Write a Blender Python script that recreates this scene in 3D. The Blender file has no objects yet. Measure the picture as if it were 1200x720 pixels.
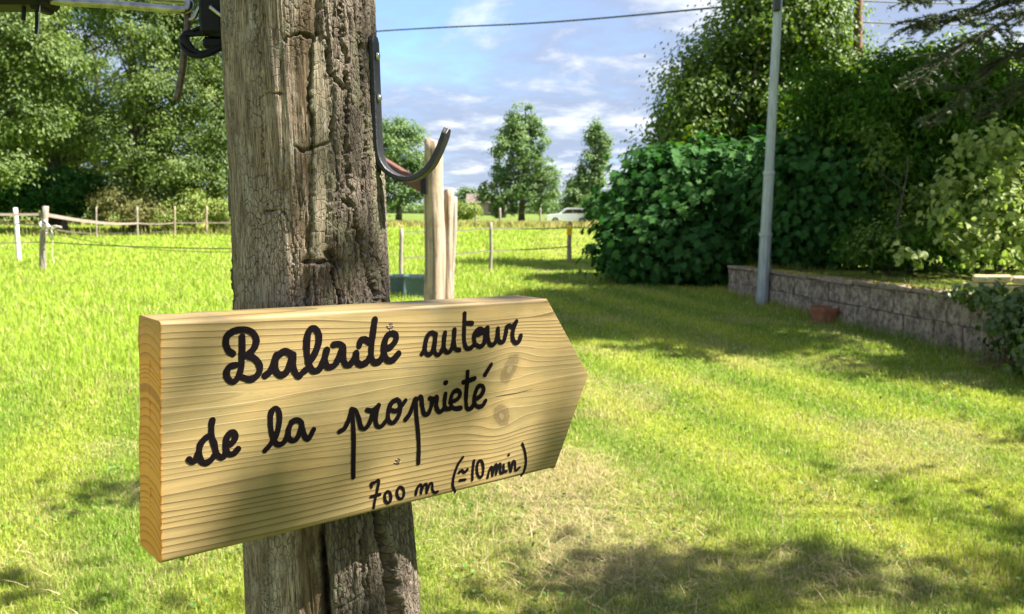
import bpy, math, random
import numpy as np
from mathutils import Vector, Matrix

R = math.radians
SC = bpy.context.scene
COL = SC.collection

# ------------------------------------------------------------------ camera
F = 950.0                      # focal length in photograph pixels (1200 wide)
CAM_H = 1.5
HORIZON = 240.0
PITCH = math.atan((360 - HORIZON) / F)
cam_d = bpy.data.cameras.new("camera")
cam = bpy.data.objects.new("camera", cam_d)
COL.objects.link(cam)
cam.location = (0, 0, CAM_H)
cam.rotation_euler = (math.pi / 2 - PITCH, 0, 0)
cam_d.sensor_width = 36.0
cam_d.lens = F * 36.0 / 1200.0
cam_d.clip_start = 0.05
cam_d.clip_end = 3000
cam_d.dof.use_dof = True
cam_d.dof.focus_distance = 0.74
cam_d.dof.aperture_fstop = 16.0
SC.camera = cam

# ------------------------------------------------------------------ light
SUN_EL, SUN_AZ = R(50), R(95)          # azimuth clockwise from +Y (straight ahead)
SUN_V = Vector((math.sin(SUN_AZ) * math.cos(SUN_EL), math.cos(SUN_AZ) * math.cos(SUN_EL), math.sin(SUN_EL)))
sun_d = bpy.data.lights.new("sun", 'SUN')
sun_d.energy = 3.2
sun_d.angle = R(0.55)
sun_d.color = (1.0, 0.95, 0.86)
sun = bpy.data.objects.new("sun", sun_d)
COL.objects.link(sun)
sun.rotation_euler = SUN_V.to_track_quat('Z', 'Y').to_euler()
sun.location = (20, 5, 30)

SC.view_settings.view_transform = 'Standard'
SC.view_settings.look = 'None'
SC.view_settings.gamma = 1.0
SC.view_settings.exposure = 2.78
SC.render.engine = 'CYCLES'
SC.cycles.max_bounces = 8
SC.cycles.transparent_max_bounces = 8
SC.cycles.transmission_bounces = 4
SC.cycles.use_denoising = True


# ------------------------------------------------------------------ node helpers
class NT:
    def __init__(self, tree):
        self.t = tree
        self.n = tree.nodes
        self.l = tree.links

    def new(self, typ, **kw):
        nd = self.n.new(typ)
        for k, v in kw.items():
            setattr(nd, k, v)
        return nd

    def link(self, a, b):
        self.l.new(a, b)

    def put(self, sock, v):
        if hasattr(v, 'is_output') or isinstance(v, bpy.types.NodeSocket):
            self.l.new(v, sock)
        elif isinstance(v, (tuple, list)):
            if sock.type == 'RGBA' and len(v) == 3:
                v = (*v, 1)
            sock.default_value = v
        else:
            sock.default_value = v

    def math(self, op, a, b=None, c=None, clamp=False):
        nd = self.new('ShaderNodeMath', operation=op, use_clamp=clamp)
        self.put(nd.inputs[0], a)
        if b is not None:
            self.put(nd.inputs[1], b)
        if c is not None:
            self.put(nd.inputs[2], c)
        return nd.outputs[0]

    def noise(self, vec=None, scale=5, detail=4, rough=0.55, dist=0.0):
        nd = self.new('ShaderNodeTexNoise')
        if vec is not None:
            self.link(vec, nd.inputs['Vector'])
        nd.inputs['Scale'].default_value = scale
        nd.inputs['Detail'].default_value = detail
        nd.inputs['Roughness'].default_value = rough
        nd.inputs['Distortion'].default_value = dist
        return nd.outputs['Fac']

    def mapping(self, vec, scale=(1, 1, 1), loc=(0, 0, 0), rot=(0, 0, 0)):
        nd = self.new('ShaderNodeMapping')
        self.link(vec, nd.inputs['Vector'])
        nd.inputs['Scale'].default_value = scale
        nd.inputs['Location'].default_value = loc
        nd.inputs['Rotation'].default_value = rot
        return nd.outputs[0]

    def obj(self):
        return self.new('ShaderNodeTexCoord').outputs['Object']

    def pos(self):
        return self.new('ShaderNodeNewGeometry').outputs['Position']

    def attr(self, name, out='Fac'):
        nd = self.new('ShaderNodeAttribute', attribute_name=name)
        return nd.outputs[out]

    def ramp(self, fac, stops, interp='LINEAR'):
        nd = self.new('ShaderNodeValToRGB')
        cr = nd.color_ramp
        cr.interpolation = interp
        while len(cr.elements) > 1:
            cr.elements.remove(cr.elements[-1])
        for i, (p, c) in enumerate(stops):
            if not isinstance(c, (tuple, list)):
                c = (c, c, c)
            e = cr.elements[0] if i == 0 else cr.elements.new(p)
            e.position = p
            e.color = (*c[:3], 1)
        self.put(nd.inputs[0], fac)
        return nd.outputs[0]

    def mix(self, fac, a, b, blend='MIX'):
        nd = self.new('ShaderNodeMix', data_type='RGBA', blend_type=blend)
        self.put(nd.inputs[0], fac)
        self.put(nd.inputs[6], a)
        self.put(nd.inputs[7], b)
        return nd.outputs[2]

    def remap(self, v, a, b, c=0.0, d=1.0, smooth=False):
        nd = self.new('ShaderNodeMapRange')
        if smooth:
            nd.interpolation_type = 'SMOOTHSTEP'
        self.put(nd.inputs[0], v)
        for i, q in enumerate((a, b, c, d)):
            nd.inputs[i + 1].default_value = q
        return nd.outputs[0]

    def bump(self, h, strength=0.5, dist=0.01):
        nd = self.new('ShaderNodeBump')
        nd.inputs['Strength'].default_value = strength
        nd.inputs['Distance'].default_value = dist
        self.put(nd.inputs['Height'], h)
        return nd.outputs[0]


def new_mat(name):
    m = bpy.data.materials.new(name)
    m.use_nodes = True
    nt = NT(m.node_tree)
    b = m.node_tree.nodes['Principled BSDF']
    return m, nt, b


def simple_mat(name, col, rough=0.6, metal=0.0, var=0.25, scale=30, bump=0.0, spec=0.5):
    m, n, b = new_mat(name)
    f = n.noise(n.obj(), scale, 5, 0.6)
    c = n.ramp(f, [(0.3, tuple(x * (1 - var) for x in col)), (0.7, tuple(min(1, x * (1 + var)) for x in col))])
    n.link(c, b.inputs['Base Color'])
    b.inputs['Roughness'].default_value = rough
    b.inputs['Metallic'].default_value = metal
    b.inputs['Specular IOR Level'].default_value = spec
    if bump:
        n.link(n.bump(f, bump, 0.005), b.inputs['Normal'])
    return m


# ------------------------------------------------------------------ sky
w = bpy.data.worlds.new("World")
SC.world = w
w.use_nodes = True
n = NT(w.node_tree)
bg = w.node_tree.nodes['Background']
sky = n.new('ShaderNodeTexSky', sky_type='NISHITA')
sky.sun_disc = False
sky.sun_elevation = SUN_EL
sky.sun_rotation = SUN_AZ
sky.air_density = 1.0
sky.dust_density = 0.2
sky.ozone_density = 1.6
SKY_S = 0.05
gen = n.new('ShaderNodeTexCoord').outputs['Generated']
sep = n.new('ShaderNodeSeparateXYZ')
n.link(gen, sep.inputs[0])
zz = n.math('ADD', n.math('MAXIMUM', sep.outputs[2], 0.0), 0.10)
cx_ = n.math('DIVIDE', sep.outputs[0], zz)
cy_ = n.math('DIVIDE', sep.outputs[1], zz)
cmb = n.new('ShaderNodeCombineXYZ')
n.link(cx_, cmb.inputs[0])
n.link(cy_, cmb.inputs[1])
cv = n.mapping(cmb.outputs[0], (1.0, 0.75, 1), (3.1, 1.3, 0.0))
big = n.noise(cv, 0.42, 6, 0.55, 0.3)
fine = n.noise(cv, 1.9, 8, 0.62, 0.25)
cover = n.math('ADD', n.math('MULTIPLY', big, 0.72), n.math('MULTIPLY', fine, 0.28))
cmask = n.remap(cover, 0.30, 0.52, 0.0, 0.95, True)
high = n.remap(n.math('ADD', n.math('MULTIPLY', fine, 0.75), n.math('MULTIPLY', big, 0.25)), 0.47, 0.66, 0.0, 1.0, True)
ccol = n.mix(high, (1.42, 1.68, 2.30), (3.4, 3.5, 3.75))
skyc = n.mix(1.0, sky.outputs[0], (0.60, 0.74, 0.92), 'MULTIPLY')
out = n.mix(cmask, skyc, ccol)
n.link(out, bg.inputs[0])
bg.inputs[1].default_value = SKY_S


# ------------------------------------------------------------------ geometry helpers
cp, sp = math.cos(PITCH), math.sin(PITCH)


def ray(px, py):
    a, b = (px - 600) / F, (py - 360) / F
    return np.array([a, cp - b * sp, -sp - b * cp])


def at(px, py, Y):
    d = ray(px, py)
    k = Y / d[1]
    return np.array([0, 0, CAM_H]) + d * k


def gnd(px, py, z=0.0):
    d = ray(px, py)
    k = (z - CAM_H) / d[2]
    return np.array([0, 0, CAM_H]) + d * k


def tag(o, label=None, cat=None, group=None, kind=None):
    if label:
        o['label'] = label
    if cat:
        o['category'] = cat
    if group:
        o['group'] = group
    if kind:
        o['kind'] = kind
    return o


def empty(name, loc, label=None, cat=None, group=None):
    o = bpy.data.objects.new(name, None)
    o.empty_display_size = 0.1
    o.location = loc
    COL.objects.link(o)
    o['_w'] = 0
    del o['_w']
    return tag(o, label, cat, group)


def link_mesh(name, me, mat, parent=None):
    """mesh data is in world coordinates; shift to the parent's origin"""
    o = bpy.data.objects.new(name, me)
    COL.objects.link(o)
    if mat is not None:
        me.materials.append(mat)
    if parent is not None:
        o.parent = parent
        p = parent
        off = Vector((0, 0, 0))
        while p is not None:
            off += p.location
            p = p.parent
        me.transform(Matrix.Translation(-off))
    return o


def np_mesh(name, V, quads=None, tris=None, smooth=False, attrs=None):
    V = np.asarray(V, dtype=np.float32)
    me = bpy.data.meshes.new(name)
    me.vertices.add(len(V))
    me.vertices.foreach_set('co', V.ravel())
    parts, starts, off = [], [], 0
    for arr, k in ((quads, 4), (tris, 3)):
        if arr is not None and len(arr):
            arr = np.asarray(arr, dtype=np.int32)
            parts.append(arr.ravel())
            starts.append(off + np.arange(len(arr), dtype=np.int32) * k)
            off += arr.size
    loops = np.concatenate(parts)
    st = np.concatenate(starts)
    me.loops.add(len(loops))
    me.loops.foreach_set('vertex_index', loops)
    me.polygons.add(len(st))
    me.polygons.foreach_set('loop_start', st)
    me.update(calc_edges=True)
    me.polygons.foreach_set('use_smooth', np.full(len(st), bool(smooth)))
    me.validate(verbose=False)
    for k, v in (attrs or {}).items():
        v = np.asarray(v, dtype=np.float32)
        if v.ndim == 1:
            a = me.attributes.new(k, 'FLOAT', 'POINT')
            a.data.foreach_set('value', v)
        else:
            a = me.attributes.new(k, 'FLOAT_COLOR', 'POINT')
            if v.shape[1] == 3:
                v = np.concatenate([v, np.ones((len(v), 1), np.float32)], 1)
            a.data.foreach_set('color', v.ravel())
    return me


def grid_quads(nr, nc, close=False):
    i = np.arange(nr - 1)[:, None]
    j = np.arange(nc if close else nc - 1)[None, :]
    j2 = (j + 1) % nc
    return np.stack([i * nc + j, i * nc + j2, (i + 1) * nc + j2, (i + 1) * nc + j], -1).reshape(-1, 4)


class MB:
    """collects quads/tris in world space for ONE mesh object"""

    def __init__(self):
        self.V, self.Q, self.T, self.n = [], [], [], 0

    def add(self, V, quads=None, tris=None):
        V = np.asarray(V, float)
        self.V.append(V)
        if quads is not None and len(quads):
            self.Q.append(np.asarray(quads) + self.n)
        if tris is not None and len(tris):
            self.T.append(np.asarray(tris) + self.n)
        self.n += len(V)

    def box(self, c, size, rz=0.0, bev=0.0, ax=None):
        """box with chamfered edges; ax = 3x3 rows as local axes"""
        hx, hy, hz = [s / 2 for s in size]
        b = min(bev, hx * .9, hy * .9, hz * .9)
        if ax is None:
            ax = np.array([[math.cos(rz), math.sin(rz), 0], [-math.sin(rz), math.cos(rz), 0], [0, 0, 1]])
        ax = np.asarray(ax, float)
        c = np.asarray(c, float)
        if b <= 0:
            P = np.array([[x, y, z] for z in (-hz, hz) for y in (-hy, hy) for x in (-hx, hx)])
            self.add(P @ ax + c, [[0, 2, 3, 1], [4, 5, 7, 6], [0, 1, 5, 4], [2, 6, 7, 3], [0, 4, 6, 2], [1, 3, 7, 5]])
            return
        P, idx = [], {}
        for sx in (-1, 1):
            for sy in (-1, 1):
                for sz in (-1, 1):
                    for k, v in enumerate(((hx, hy - b, hz - b), (hx - b, hy, hz - b), (hx - b, hy - b, hz))):
                        idx[(sx, sy, sz, k)] = len(P)
                        P.append([sx * v[0], sy * v[1], sz * v[2]])
        Q, T = [], []
        for s in (-1, 1):
            Q.append([idx[(s, -1, -1, 0)], idx[(s, 1, -1, 0)], idx[(s, 1, 1, 0)], idx[(s, -1, 1, 0)]][::s])
            Q.append([idx[(-1, s, -1, 1)], idx[(-1, s, 1, 1)], idx[(1, s, 1, 1)], idx[(1, s, -1, 1)]][::s])
            Q.append([idx[(-1, -1, s, 2)], idx[(1, -1, s, 2)], idx[(1, 1, s, 2)], idx[(-1, 1, s, 2)]][::s])
        for s in (-1, 1):
            for t in (-1, 1):
                Q.append([idx[(s, t, -1, 0)], idx[(s, t, -1, 1)], idx[(s, t, 1, 1)], idx[(s, t, 1, 0)]])
                Q.append([idx[(s, -1, t, 0)], idx[(s, -1, t, 2)], idx[(s, 1, t, 2)], idx[(s, 1, t, 0)]])
                Q.append([idx[(-1, s, t, 1)], idx[(-1, s, t, 2)], idx[(1, s, t, 2)], idx[(1, s, t, 1)]])
        for sx in (-1, 1):
            for sy in (-1, 1):
                for sz in (-1, 1):
                    T.append([idx[(sx, sy, sz, k)] for k in range(3)])
        self.add(np.array(P) @ ax + c, Q, T)

    def tube(self, pts, rad, seg=8, cap=True):
        pts = np.asarray(pts, float)
        if np.isscalar(rad):
            rad = np.full(len(pts), rad)
        rad = np.asarray(rad, float)
        tg = np.gradient(pts, axis=0)
        tg /= np.linalg.norm(tg, axis=1)[:, None] + 1e-12
        up = np.array([0, 0, 1.0]) if abs(tg[0][2]) < 0.9 else np.array([1.0, 0, 0])
        a = np.cross(tg[0], up)
        a /= np.linalg.norm(a)
        rows = []
        for p, t, r in zip(pts, tg, rad):
            a = a - t * a.dot(t)
            a /= np.linalg.norm(a) + 1e-12
            b = np.cross(t, a)
            th = np.arange(seg) * 2 * math.pi / seg
            rows.append(p + r * (np.cos(th)[:, None] * a + np.sin(th)[:, None] * b))
        V = np.concatenate(rows)
        Q = grid_quads(len(pts), seg, True)
        T = []
        if cap:
            k = len(V)
            V = np.concatenate([V, pts[:1], pts[-1:]])
            for j in range(seg):
                T.append([k, (j + 1) % seg, j])
                m = (len(pts) - 1) * seg
                T.append([k + 1, m + j, m + (j + 1) % seg])
        self.add(V, Q, T)

    def lathe(self, c, prof, seg=24, rz=0, sx=1.0, sy=1.0):
        """prof list of (r, z)"""
        c = np.asarray(c, float)
        th = np.arange(seg) * 2 * math.pi / seg + rz
        V = np.concatenate([np.stack([c[0] + sx * r * np.cos(th), c[1] + sy * r * np.sin(th), np.full(seg, c[2] + z)], 1) for r, z in prof])
        self.add(V, grid_quads(len(prof), seg, True))

    def build(self, name, mat, parent=None, smooth=False, attrs=None):
        me = np_mesh(name, np.concatenate(self.V), np.concatenate(self.Q) if self.Q else None,
                     np.concatenate(self.T) if self.T else None, smooth, attrs)
        return link_mesh(name, me, mat, parent)


# numpy noise
def _h(ix, iy, seed):
    v = (ix.astype(np.int64) * 374761393 + iy.astype(np.int64) * 668265263 + seed * 2147483647) & 0xFFFFFFFF
    v = ((v ^ (v >> 13)) * 1274126177) & 0xFFFFFFFF
    v = ((v ^ (v >> 16)) * 2246822519) & 0xFFFFFFFF
    v = v ^ (v >> 15)
    return (v & 0xFFFFFF) / float(0xFFFFFF)


def vnoise(x, y, seed=0):
    ix, iy = np.floor(x), np.floor(y)
    fx, fy = x - ix, y - iy
    fx = fx * fx * fx * (fx * (fx * 6 - 15) + 10)
    fy = fy * fy * fy * (fy * (fy * 6 - 15) + 10)
    a, b = _h(ix, iy, seed), _h(ix + 1, iy, seed)
    c, d = _h(ix, iy + 1, seed), _h(ix + 1, iy + 1, seed)
    return (a * (1 - fx) + b * fx) * (1 - fy) + (c * (1 - fx) + d * fx) * fy


def fbm(x, y, seed=0, o=4, g=0.5):
    s, a, t = 0, 1, 0
    for k in range(o):
        s = s + a * vnoise(x * 2 ** k + 17.3 * k, y * 2 ** k - 9.1 * k, seed + k)
        t += a
        a *= g
    return s / t


def worley(x, y, seed=0):
    ix, iy = np.floor(x), np.floor(y)
    f1 = np.full(x.shape, 9.0)
    f2 = np.full(x.shape, 9.0)
    cid = np.zeros(x.shape)
    for dx in (-1, 0, 1):
        for dy in (-1, 0, 1):
            jx, jy = ix + dx, iy + dy
            px = jx + _h(jx, jy, seed)
            py = jy + _h(jx, jy, seed + 71)
            d = np.hypot(px - x, py - y)
            near = d < f1
            f2 = np.where(near, f1, np.minimum(f2, d))
            cid = np.where(near, _h(jx, jy, seed + 133), cid)
            f1 = np.where(near, d, f1)
    return f1, f2, cid


def sstep(a, b, x):
    t = np.clip((x - a) / (b - a), 0, 1)
    return t * t * (3 - 2 * t)


def catmull(pts, m=8):
    pts = np.asarray(pts, float)
    if len(pts) < 3:
        t = np.linspace(0, 1, max(3, m))[:, None]
        return pts[0] * (1 - t) + pts[-1] * t
    P = np.concatenate([[2 * pts[0] - pts[1]], pts, [2 * pts[-1] - pts[-2]]])
    o = []
    for i in range(1, len(P) - 2):
        p0, p1, p2, p3 = P[i - 1:i + 3]
        for t in np.arange(m) / m:
            o.append(0.5 * (2 * p1 + (p2 - p0) * t + (2 * p0 - 5 * p1 + 4 * p2 - p3) * t * t + (3 * p1 - p0 - 3 * p2 + p3) * t ** 3))
    o.append(pts[-1])
    return np.array(o)


# ------------------------------------------------------------------ terrain height
WALL_A = gnd(853, 346)       # far end base
WALL_B = gnd(1168, 425)      # near end base
WALL_HA, WALL_HB = 0.50, 0.62
wd = (WALL_B - WALL_A)[:2]
WALL_L = float(np.hypot(*wd))
wd = wd / WALL_L
WN = np.array([wd[1], -wd[0]])
if WN[0] < 0:
    WN = -WN                  # points to the right, behind the wall


def ground_z(x, y):
    x = np.asarray(x, float)
    y = np.asarray(y, float)
    d = np.hypot(x, y)
    z = (fbm(x / 3.1 + 40, y / 3.1 + 40, 5, 2) - 0.5) * 0.10 * sstep(3, 14, d)
    z = z + (fbm(x / 30 + 8, y / 30 + 3, 9, 2) - 0.5) * 0.5 * sstep(25, 90, d)
    z = z + (vnoise(x / 0.33 + 90, y / 0.33 + 90, 3) - 0.5) * 0.03 * (1 - sstep(10, 20, d))
    z = z - 0.35 * sstep(55, 95, d) + 2.0 * sstep(160, 600, d)
    return z


# ------------------------------------------------------------------ ground colour shared by soil and blades
def ground_mix(x, y):
    """0 = lush green, 1 = straw ; second = yellow-ness"""
    straw = sstep(0.50, 0.74, fbm(x / 0.75, y / 0.75, 21, 4, 0.6))
    straw = straw * 0.36
    patch = np.exp(-(((x - 0.30) / 0.50) ** 2 + ((y - 3.35) / 0.55) ** 2))
    patch = patch + 0.8 * np.exp(-(((x - 0.25) / 0.45) ** 2 + ((y - 4.3) / 0.55) ** 2))
    patch = patch + 0.7 * np.exp(-(((x + 1.75) / 0.35) ** 2 + ((y - 4.1) / 0.22) ** 2))
    patch = patch + 0.7 * np.exp(-(((x - 1.3) / 0.5) ** 2 + ((y - 3.1) / 0.25) ** 2))
    patch = patch * (0.45 + 0.9 * fbm(x / 0.22, y / 0.22, 31, 3))
    meadow = sstep(0.3, -1.2, x - (y - 5) * 0.05) * sstep(5.5, 8, y)
    straw = np.clip(straw * (1 - 0.75 * meadow) + patch, 0, 1)
    # mown stripes running away along the lawn
    stripe = 0.5 + 0.5 * np.sin((x * 0.94 + y * 0.34 + 0.35 * np.sin(y * 0.22)) * 2 * math.pi / 0.95)
    yel = fbm(x / 2.3 + 5, y / 2.3, 41, 3) * 0.42 + 0.62 * stripe * (1 - meadow) * sstep(0.30, 0.60, 0.2 + fbm(x / 4.0, y / 4.0, 44, 2)) + 0.1 * meadow
    return straw, np.clip(yel, 0, 1), meadow


GREEN = np.array([0.140, 0.235, 0.024])
YELL = np.array([0.345, 0.385, 0.046])
MEAD = np.array([0.280, 0.385, 0.034])
STRAW = np.array([0.43, 0.35, 0.17])


def ground_col(x, y):
    s, yl, md = ground_mix(x, y)
    c = GREEN + (YELL - GREEN) * yl[:, None]
    c = c + (MEAD - c) * (0.65 * md)[:, None]
    c = c + (STRAW - c) * (s * 0.65)[:, None]
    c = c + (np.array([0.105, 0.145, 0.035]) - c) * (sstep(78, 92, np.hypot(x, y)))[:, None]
    return c

# ------------------------------------------------------------------ ground sheet
gx = np.concatenate([-np.geomspace(900, 12, 40), np.linspace(-11.8, 11.8, 240), np.geomspace(12, 900, 40)])
gy = np.concatenate([-np.geomspace(300, 3, 14), np.linspace(-2.8, 24, 270), np.geomspace(24.2, 1500, 90)])
GX, GY = np.meshgrid(gx, gy)
gxv, gyv = GX.ravel(), GY.ravel()
me = np_mesh("ground", np.stack([gxv, gyv, ground_z(gxv, gyv)], 1), grid_quads(len(gy), len(gx)), smooth=True,
             attrs={'col': ground_col(gxv, gyv)})
m, n, b = new_mat("meadow_ground")
c = n.attr('col', 'Color')
p = n.pos()
g1 = n.noise(p, 55, 4, 0.7)
g2 = n.noise(n.mapping(p, (1, 0.35, 1)), 4.0, 6, 0.7)
g3 = n.noise(p, 0.35, 4, 0.6)
c = n.mix(n.remap(g1, 0.35, 0.7, 0.0, 0.55), c, (0.09, 0.10, 0.02))
c = n.mix(n.remap(g2, 0.45, 0.75, 0.0, 0.6), c, (0.20, 0.26, 0.04))
c = n.mix(n.remap(g3, 0.45, 0.75, 0.0, 0.5), c, (0.12, 0.21, 0.02))
n.link(c, b.inputs['Base Color'])
b.inputs['Roughness'].default_value = 0.95
b.inputs['Specular IOR Level'].default_value = 0.1
n.link(n.bump(n.math('ADD', g1, n.math('MULTIPLY', g2, 2.0)), 0.9, 0.05), b.inputs['Normal'])
ground = link_mesh("ground", me, m)
tag(ground, kind='structure')

# raised ground behind the retaining wall
rng = np.random.default_rng(7)
A0 = WALL_A[:2] + WN * 0.17 - wd * 0.05
B0 = WALL_B[:2] + wd * 3.0 + WN * 0.17
rows = []
ts = np.linspace(0, 1, 40)
ss = np.linspace(0, 14, 50)
tt, s2 = np.meshgrid(ts, ss)
L3 = np.linalg.norm(B0 - A0)
bx = A0[0] + (B0[0] - A0[0]) * tt + WN[0] * s2
by = A0[1] + (B0[1] - A0[1]) * tt + WN[1] * s2
hz = WALL_HA + (WALL_HB - WALL_HA) * np.clip(tt * L3 / WALL_L, 0, 1.2) - 0.06 + (fbm(bx / 0.7, by / 0.7, 3) - 0.5) * 0.12
hz = np.where(tt <= 0.0, -0.3, hz)
me = np_mesh("terrace", np.stack([bx.ravel(), by.ravel(), hz.ravel()], 1), grid_quads(50, 40), smooth=True,
             attrs={'col': ground_col(bx.ravel(), by.ravel()) * 0.8})
tag(link_mesh("terrace", me, m), kind='structure')

# ------------------------------------------------------------------ the sign board : frame of reference
SIGN_H = 0.19
V1 = np.array([1690.0, 312.0])
U = ray(*V1)
U = U / np.linalg.norm(U)
cA = ray(187.5, 377.0)
cD = ray(188.5, 662.0)
nrm = np.cross(U, cA * 0 + np.array([0.012, 0.0, 1.0]))      # rough, refined below
# plane through both left corners that contains U: solve for depths so that D-A is perpendicular to U
k = cA.dot(U) / cD.dot(U)                                     # |A| = s , D = k*s*cD
H1 = np.linalg.norm(cA - k * cD)
s = SIGN_H / H1
PA, PD = cA * s, cD * s * k
O_ = np.array([0, 0, CAM_H])
PA, PD = PA + O_, PD + O_
Wv = (PA - PD) / np.linalg.norm(PA - PD)                      # up along the board
Nn = np.cross(U, Wv)
if Nn[1] > 0:
    Nn = -Nn                                                   # front normal, towards the camera


def on_sign(px, py):
    """(u along, v up) of a photograph pixel on the front face; origin lower left corner"""
    d = ray(px, py)
    k = (PD - O_).dot(Nn) / d.dot(Nn)
    q = O_ + d * k - PD
    return q.dot(U), q.dot(Wv)


def sign_w(u, v, nn=0.0):
    return PD + np.multiply.outer(np.asarray(u, float), U) + np.multiply.outer(np.asarray(v, float), Wv) + np.multiply.outer(np.asarray(nn, float), Nn)


u_tip, v_tip = on_sign(689.5, 439.5)
u_top, v_top = on_sign(641, 350.5)
u_bot, v_bot = on_sign(650, 549)
# thickness from the left end face
best = None
for t in np.linspace(0.02, 0.09, 141):
    q = PA - Nn * t - O_
    f = np.array([q[0], q[1] * cp - q[2] * sp])
    px = 600 + F * f[0] / f[1]
    if best is None or abs(px - 162.5) < best[0]:
        best = (abs(px - 162.5), t)
SIGN_T = best[1]
print("SIGN", SIGN_T, 'tip', u_tip, v_tip, 'top', u_top, v_top, 'bot', u_bot, v_bot, 'A', PA, 'D', PD, 'N', Nn)

# ------------------------------------------------------------------ the big wooden post
EDGE = np.array([[0, 260.5, 434.5], [100, 265.5, 439], [200, 271, 444.5], [300, 274, 449], [360, 276, 451.5],
                 [600, 286.5, 478], [640, 288, 481], [720, 292, 488]])


def post_edges(y):
    y = np.asarray(y, float)
    l = np.interp(y, EDGE[:, 0], EDGE[:, 1])
    r = np.interp(y, EDGE[:, 0], EDGE[:, 2])
    l = np.where(y < 0, EDGE[0, 1] + 0.05 * y, np.where(y > 720, EDGE[-1, 1] + 0.045 * (y - 720), l))
    r = np.where(y < 0, EDGE[0, 2] + 0.05 * y, np.where(y > 720, EDGE[-1, 2] + 0.055 * (y - 720), r))
    return l, r


l0, r0 = post_edges(470.0)
dC = ray((l0 + r0) / 2, 470.0)
hw = (r0 - l0) / 2
# post axis point C = O + k*dC at distance SIGN_T + rad(k) behind the front plane; rad = hw/F * k
c0 = (PD - O_).dot(Nn)
k = (c0 - SIGN_T) / (dC.dot(Nn) + hw / F * 0.97)
PC = O_ + k * dC
POST_Y = PC[1]
print("POST", PC, 'rad', hw / F * k)

yrow = np.concatenate([np.linspace(-560, -40, 24), np.linspace(-30, 372, 470), np.linspace(376, 560, 30), np.linspace(564, 752, 220), np.geomspace(765, 1680, 26)])
ncf, ncb = 330, 36
thf = np.linspace(-1.75, 1.75, ncf)
thb = np.linspace(1.75, 2 * math.pi - 1.75, ncb + 2)[1:-1]
th = np.concatenate([thf, thb])
l, r = post_edges(yrow)
mid, half = (l + r) / 2, (r - l) / 2
ctr = np.array([at(mx, yy, POST_Y) for mx, yy in zip(mid, yrow)])
optd = np.array([(c - O_)[1] * cp - (c - O_)[2] * sp for c in ctr])
rad = half * optd / F * 0.985
rad = np.minimum(rad, 0.115)
camdir = np.array([-PC[0], -PC[1]])
camdir /= np.linalg.norm(camdir)
rightdir = np.array([-camdir[1], camdir[0]])
if rightdir[0] < 0:
    rightdir = -rightdir
TH, YY = np.meshgrid(th, yrow)
S = np.sin(TH)
front = np.cos(TH) > -0.2
XX = mid[:, None] + S * half[:, None]                       # pixel coords of the undisplaced surface
XX = np.where(front, XX, XX + 4000)
ARC = TH * rad.mean()
ZZ = ctr[:, 2][:, None] + 0 * TH
xw = XX + (vnoise(XX / 14.0, YY / 9.0, 77) - 0.5) * 4 + (vnoise(XX / 4.0, YY / 3.2, 78) - 0.5) * 3.2
yw = YY + (vnoise(XX / 11.0, YY / 11.0, 79) - 0.5) * 3 + (vnoise(XX / 3.6, YY / 4.0, 80) - 0.5) * 3.4


def seg_dist(pts):
    pts = np.asarray(pts, float)
    d = np.full(XX.shape, 1e9)
    for a, bb in zip(pts[:-1], pts[1:]):
        v = bb - a
        t = np.clip(((xw - a[0]) * v[0] + (yw - a[1]) * v[1]) / (v @ v), 0, 1)
        d = np.minimum(d, np.hypot(xw - a[0] - t * v[0], yw - a[1] - t * v[1]))
    return d


def xline(pts):
    pts = np.asarray(pts, float)
    return np.interp(YY, pts[:, 0], pts[:, 1])


xb = xline([(-600, 372), (0, 374), (52, 371), (60, 376), (140, 386), (176, 385), (182, 384), (299, 384), (304, 363), (360, 360), (600, 377), (650, 385), (720, 386), (900, 390)])
bark = sstep(-3, 4, xw - xb)
strip = (0.5 + 0.5 * fbm(ARC / .004, ZZ / .03, 50, 3)) * sstep(-1.5, 1.5, xw - xline([(0, 366), (60, 364), (180, 366), (300, 364), (720, 372)])) * (1 - bark) * (YY < 302) * (YY > 57)
brown = sstep(0, 14, xw - xline([(-600, 350), (0, 352), (56, 338), (240, 342), (300, 346), (360, 349), (600, 345), (720, 340), (1500, 345)])) * (1 - bark) * (1 - strip)
brown = brown * sstep(0.15, 0.55, fbm(ARC / 0.010, ZZ / 0.035, 12, 4, .6))
brown = brown + 0.45 * sstep(.55, .75, fbm(ARC / 0.02 + 3, ZZ / 0.11, 15, 3)) * (1 - bark)
# --- smooth weathered wood
fib = fbm(ARC / 0.0016, ZZ / 0.045, 1, 3, 0.6) - 0.5
fib2 = fbm(ARC / 0.006, ZZ / 0.10, 2, 3) - 0.5
lump = fbm(ARC / 0.035, ZZ / 0.16, 3, 2) - 0.5
chk = np.abs(fbm(ARC / 0.0105 + 2.3, ZZ / 0.16, 6, 3, .45) - 0.5)
chk = (1 - sstep(0.0, 0.022, chk)) * sstep(0.42, 0.60, fbm(ARC / 0.02, ZZ / 0.06, 8, 2))
f1, f2, cid = worley(ARC / 0.008 + fib2 * 0.8, ZZ / 0.011 + fbm(ARC / .01, ZZ / .01, 4) * 0.6, 9)
craze = (1 - sstep(0.0, 0.07, f2 - f1)) * sstep(0.46, 0.62, fbm(ARC / 0.022 + 9, ZZ / 0.05, 10, 2))
h_wood = fib * 0.0010 + fib2 * 0.0016 + lump * 0.004 - chk * 0.0024 - craze * 0.0013
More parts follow.
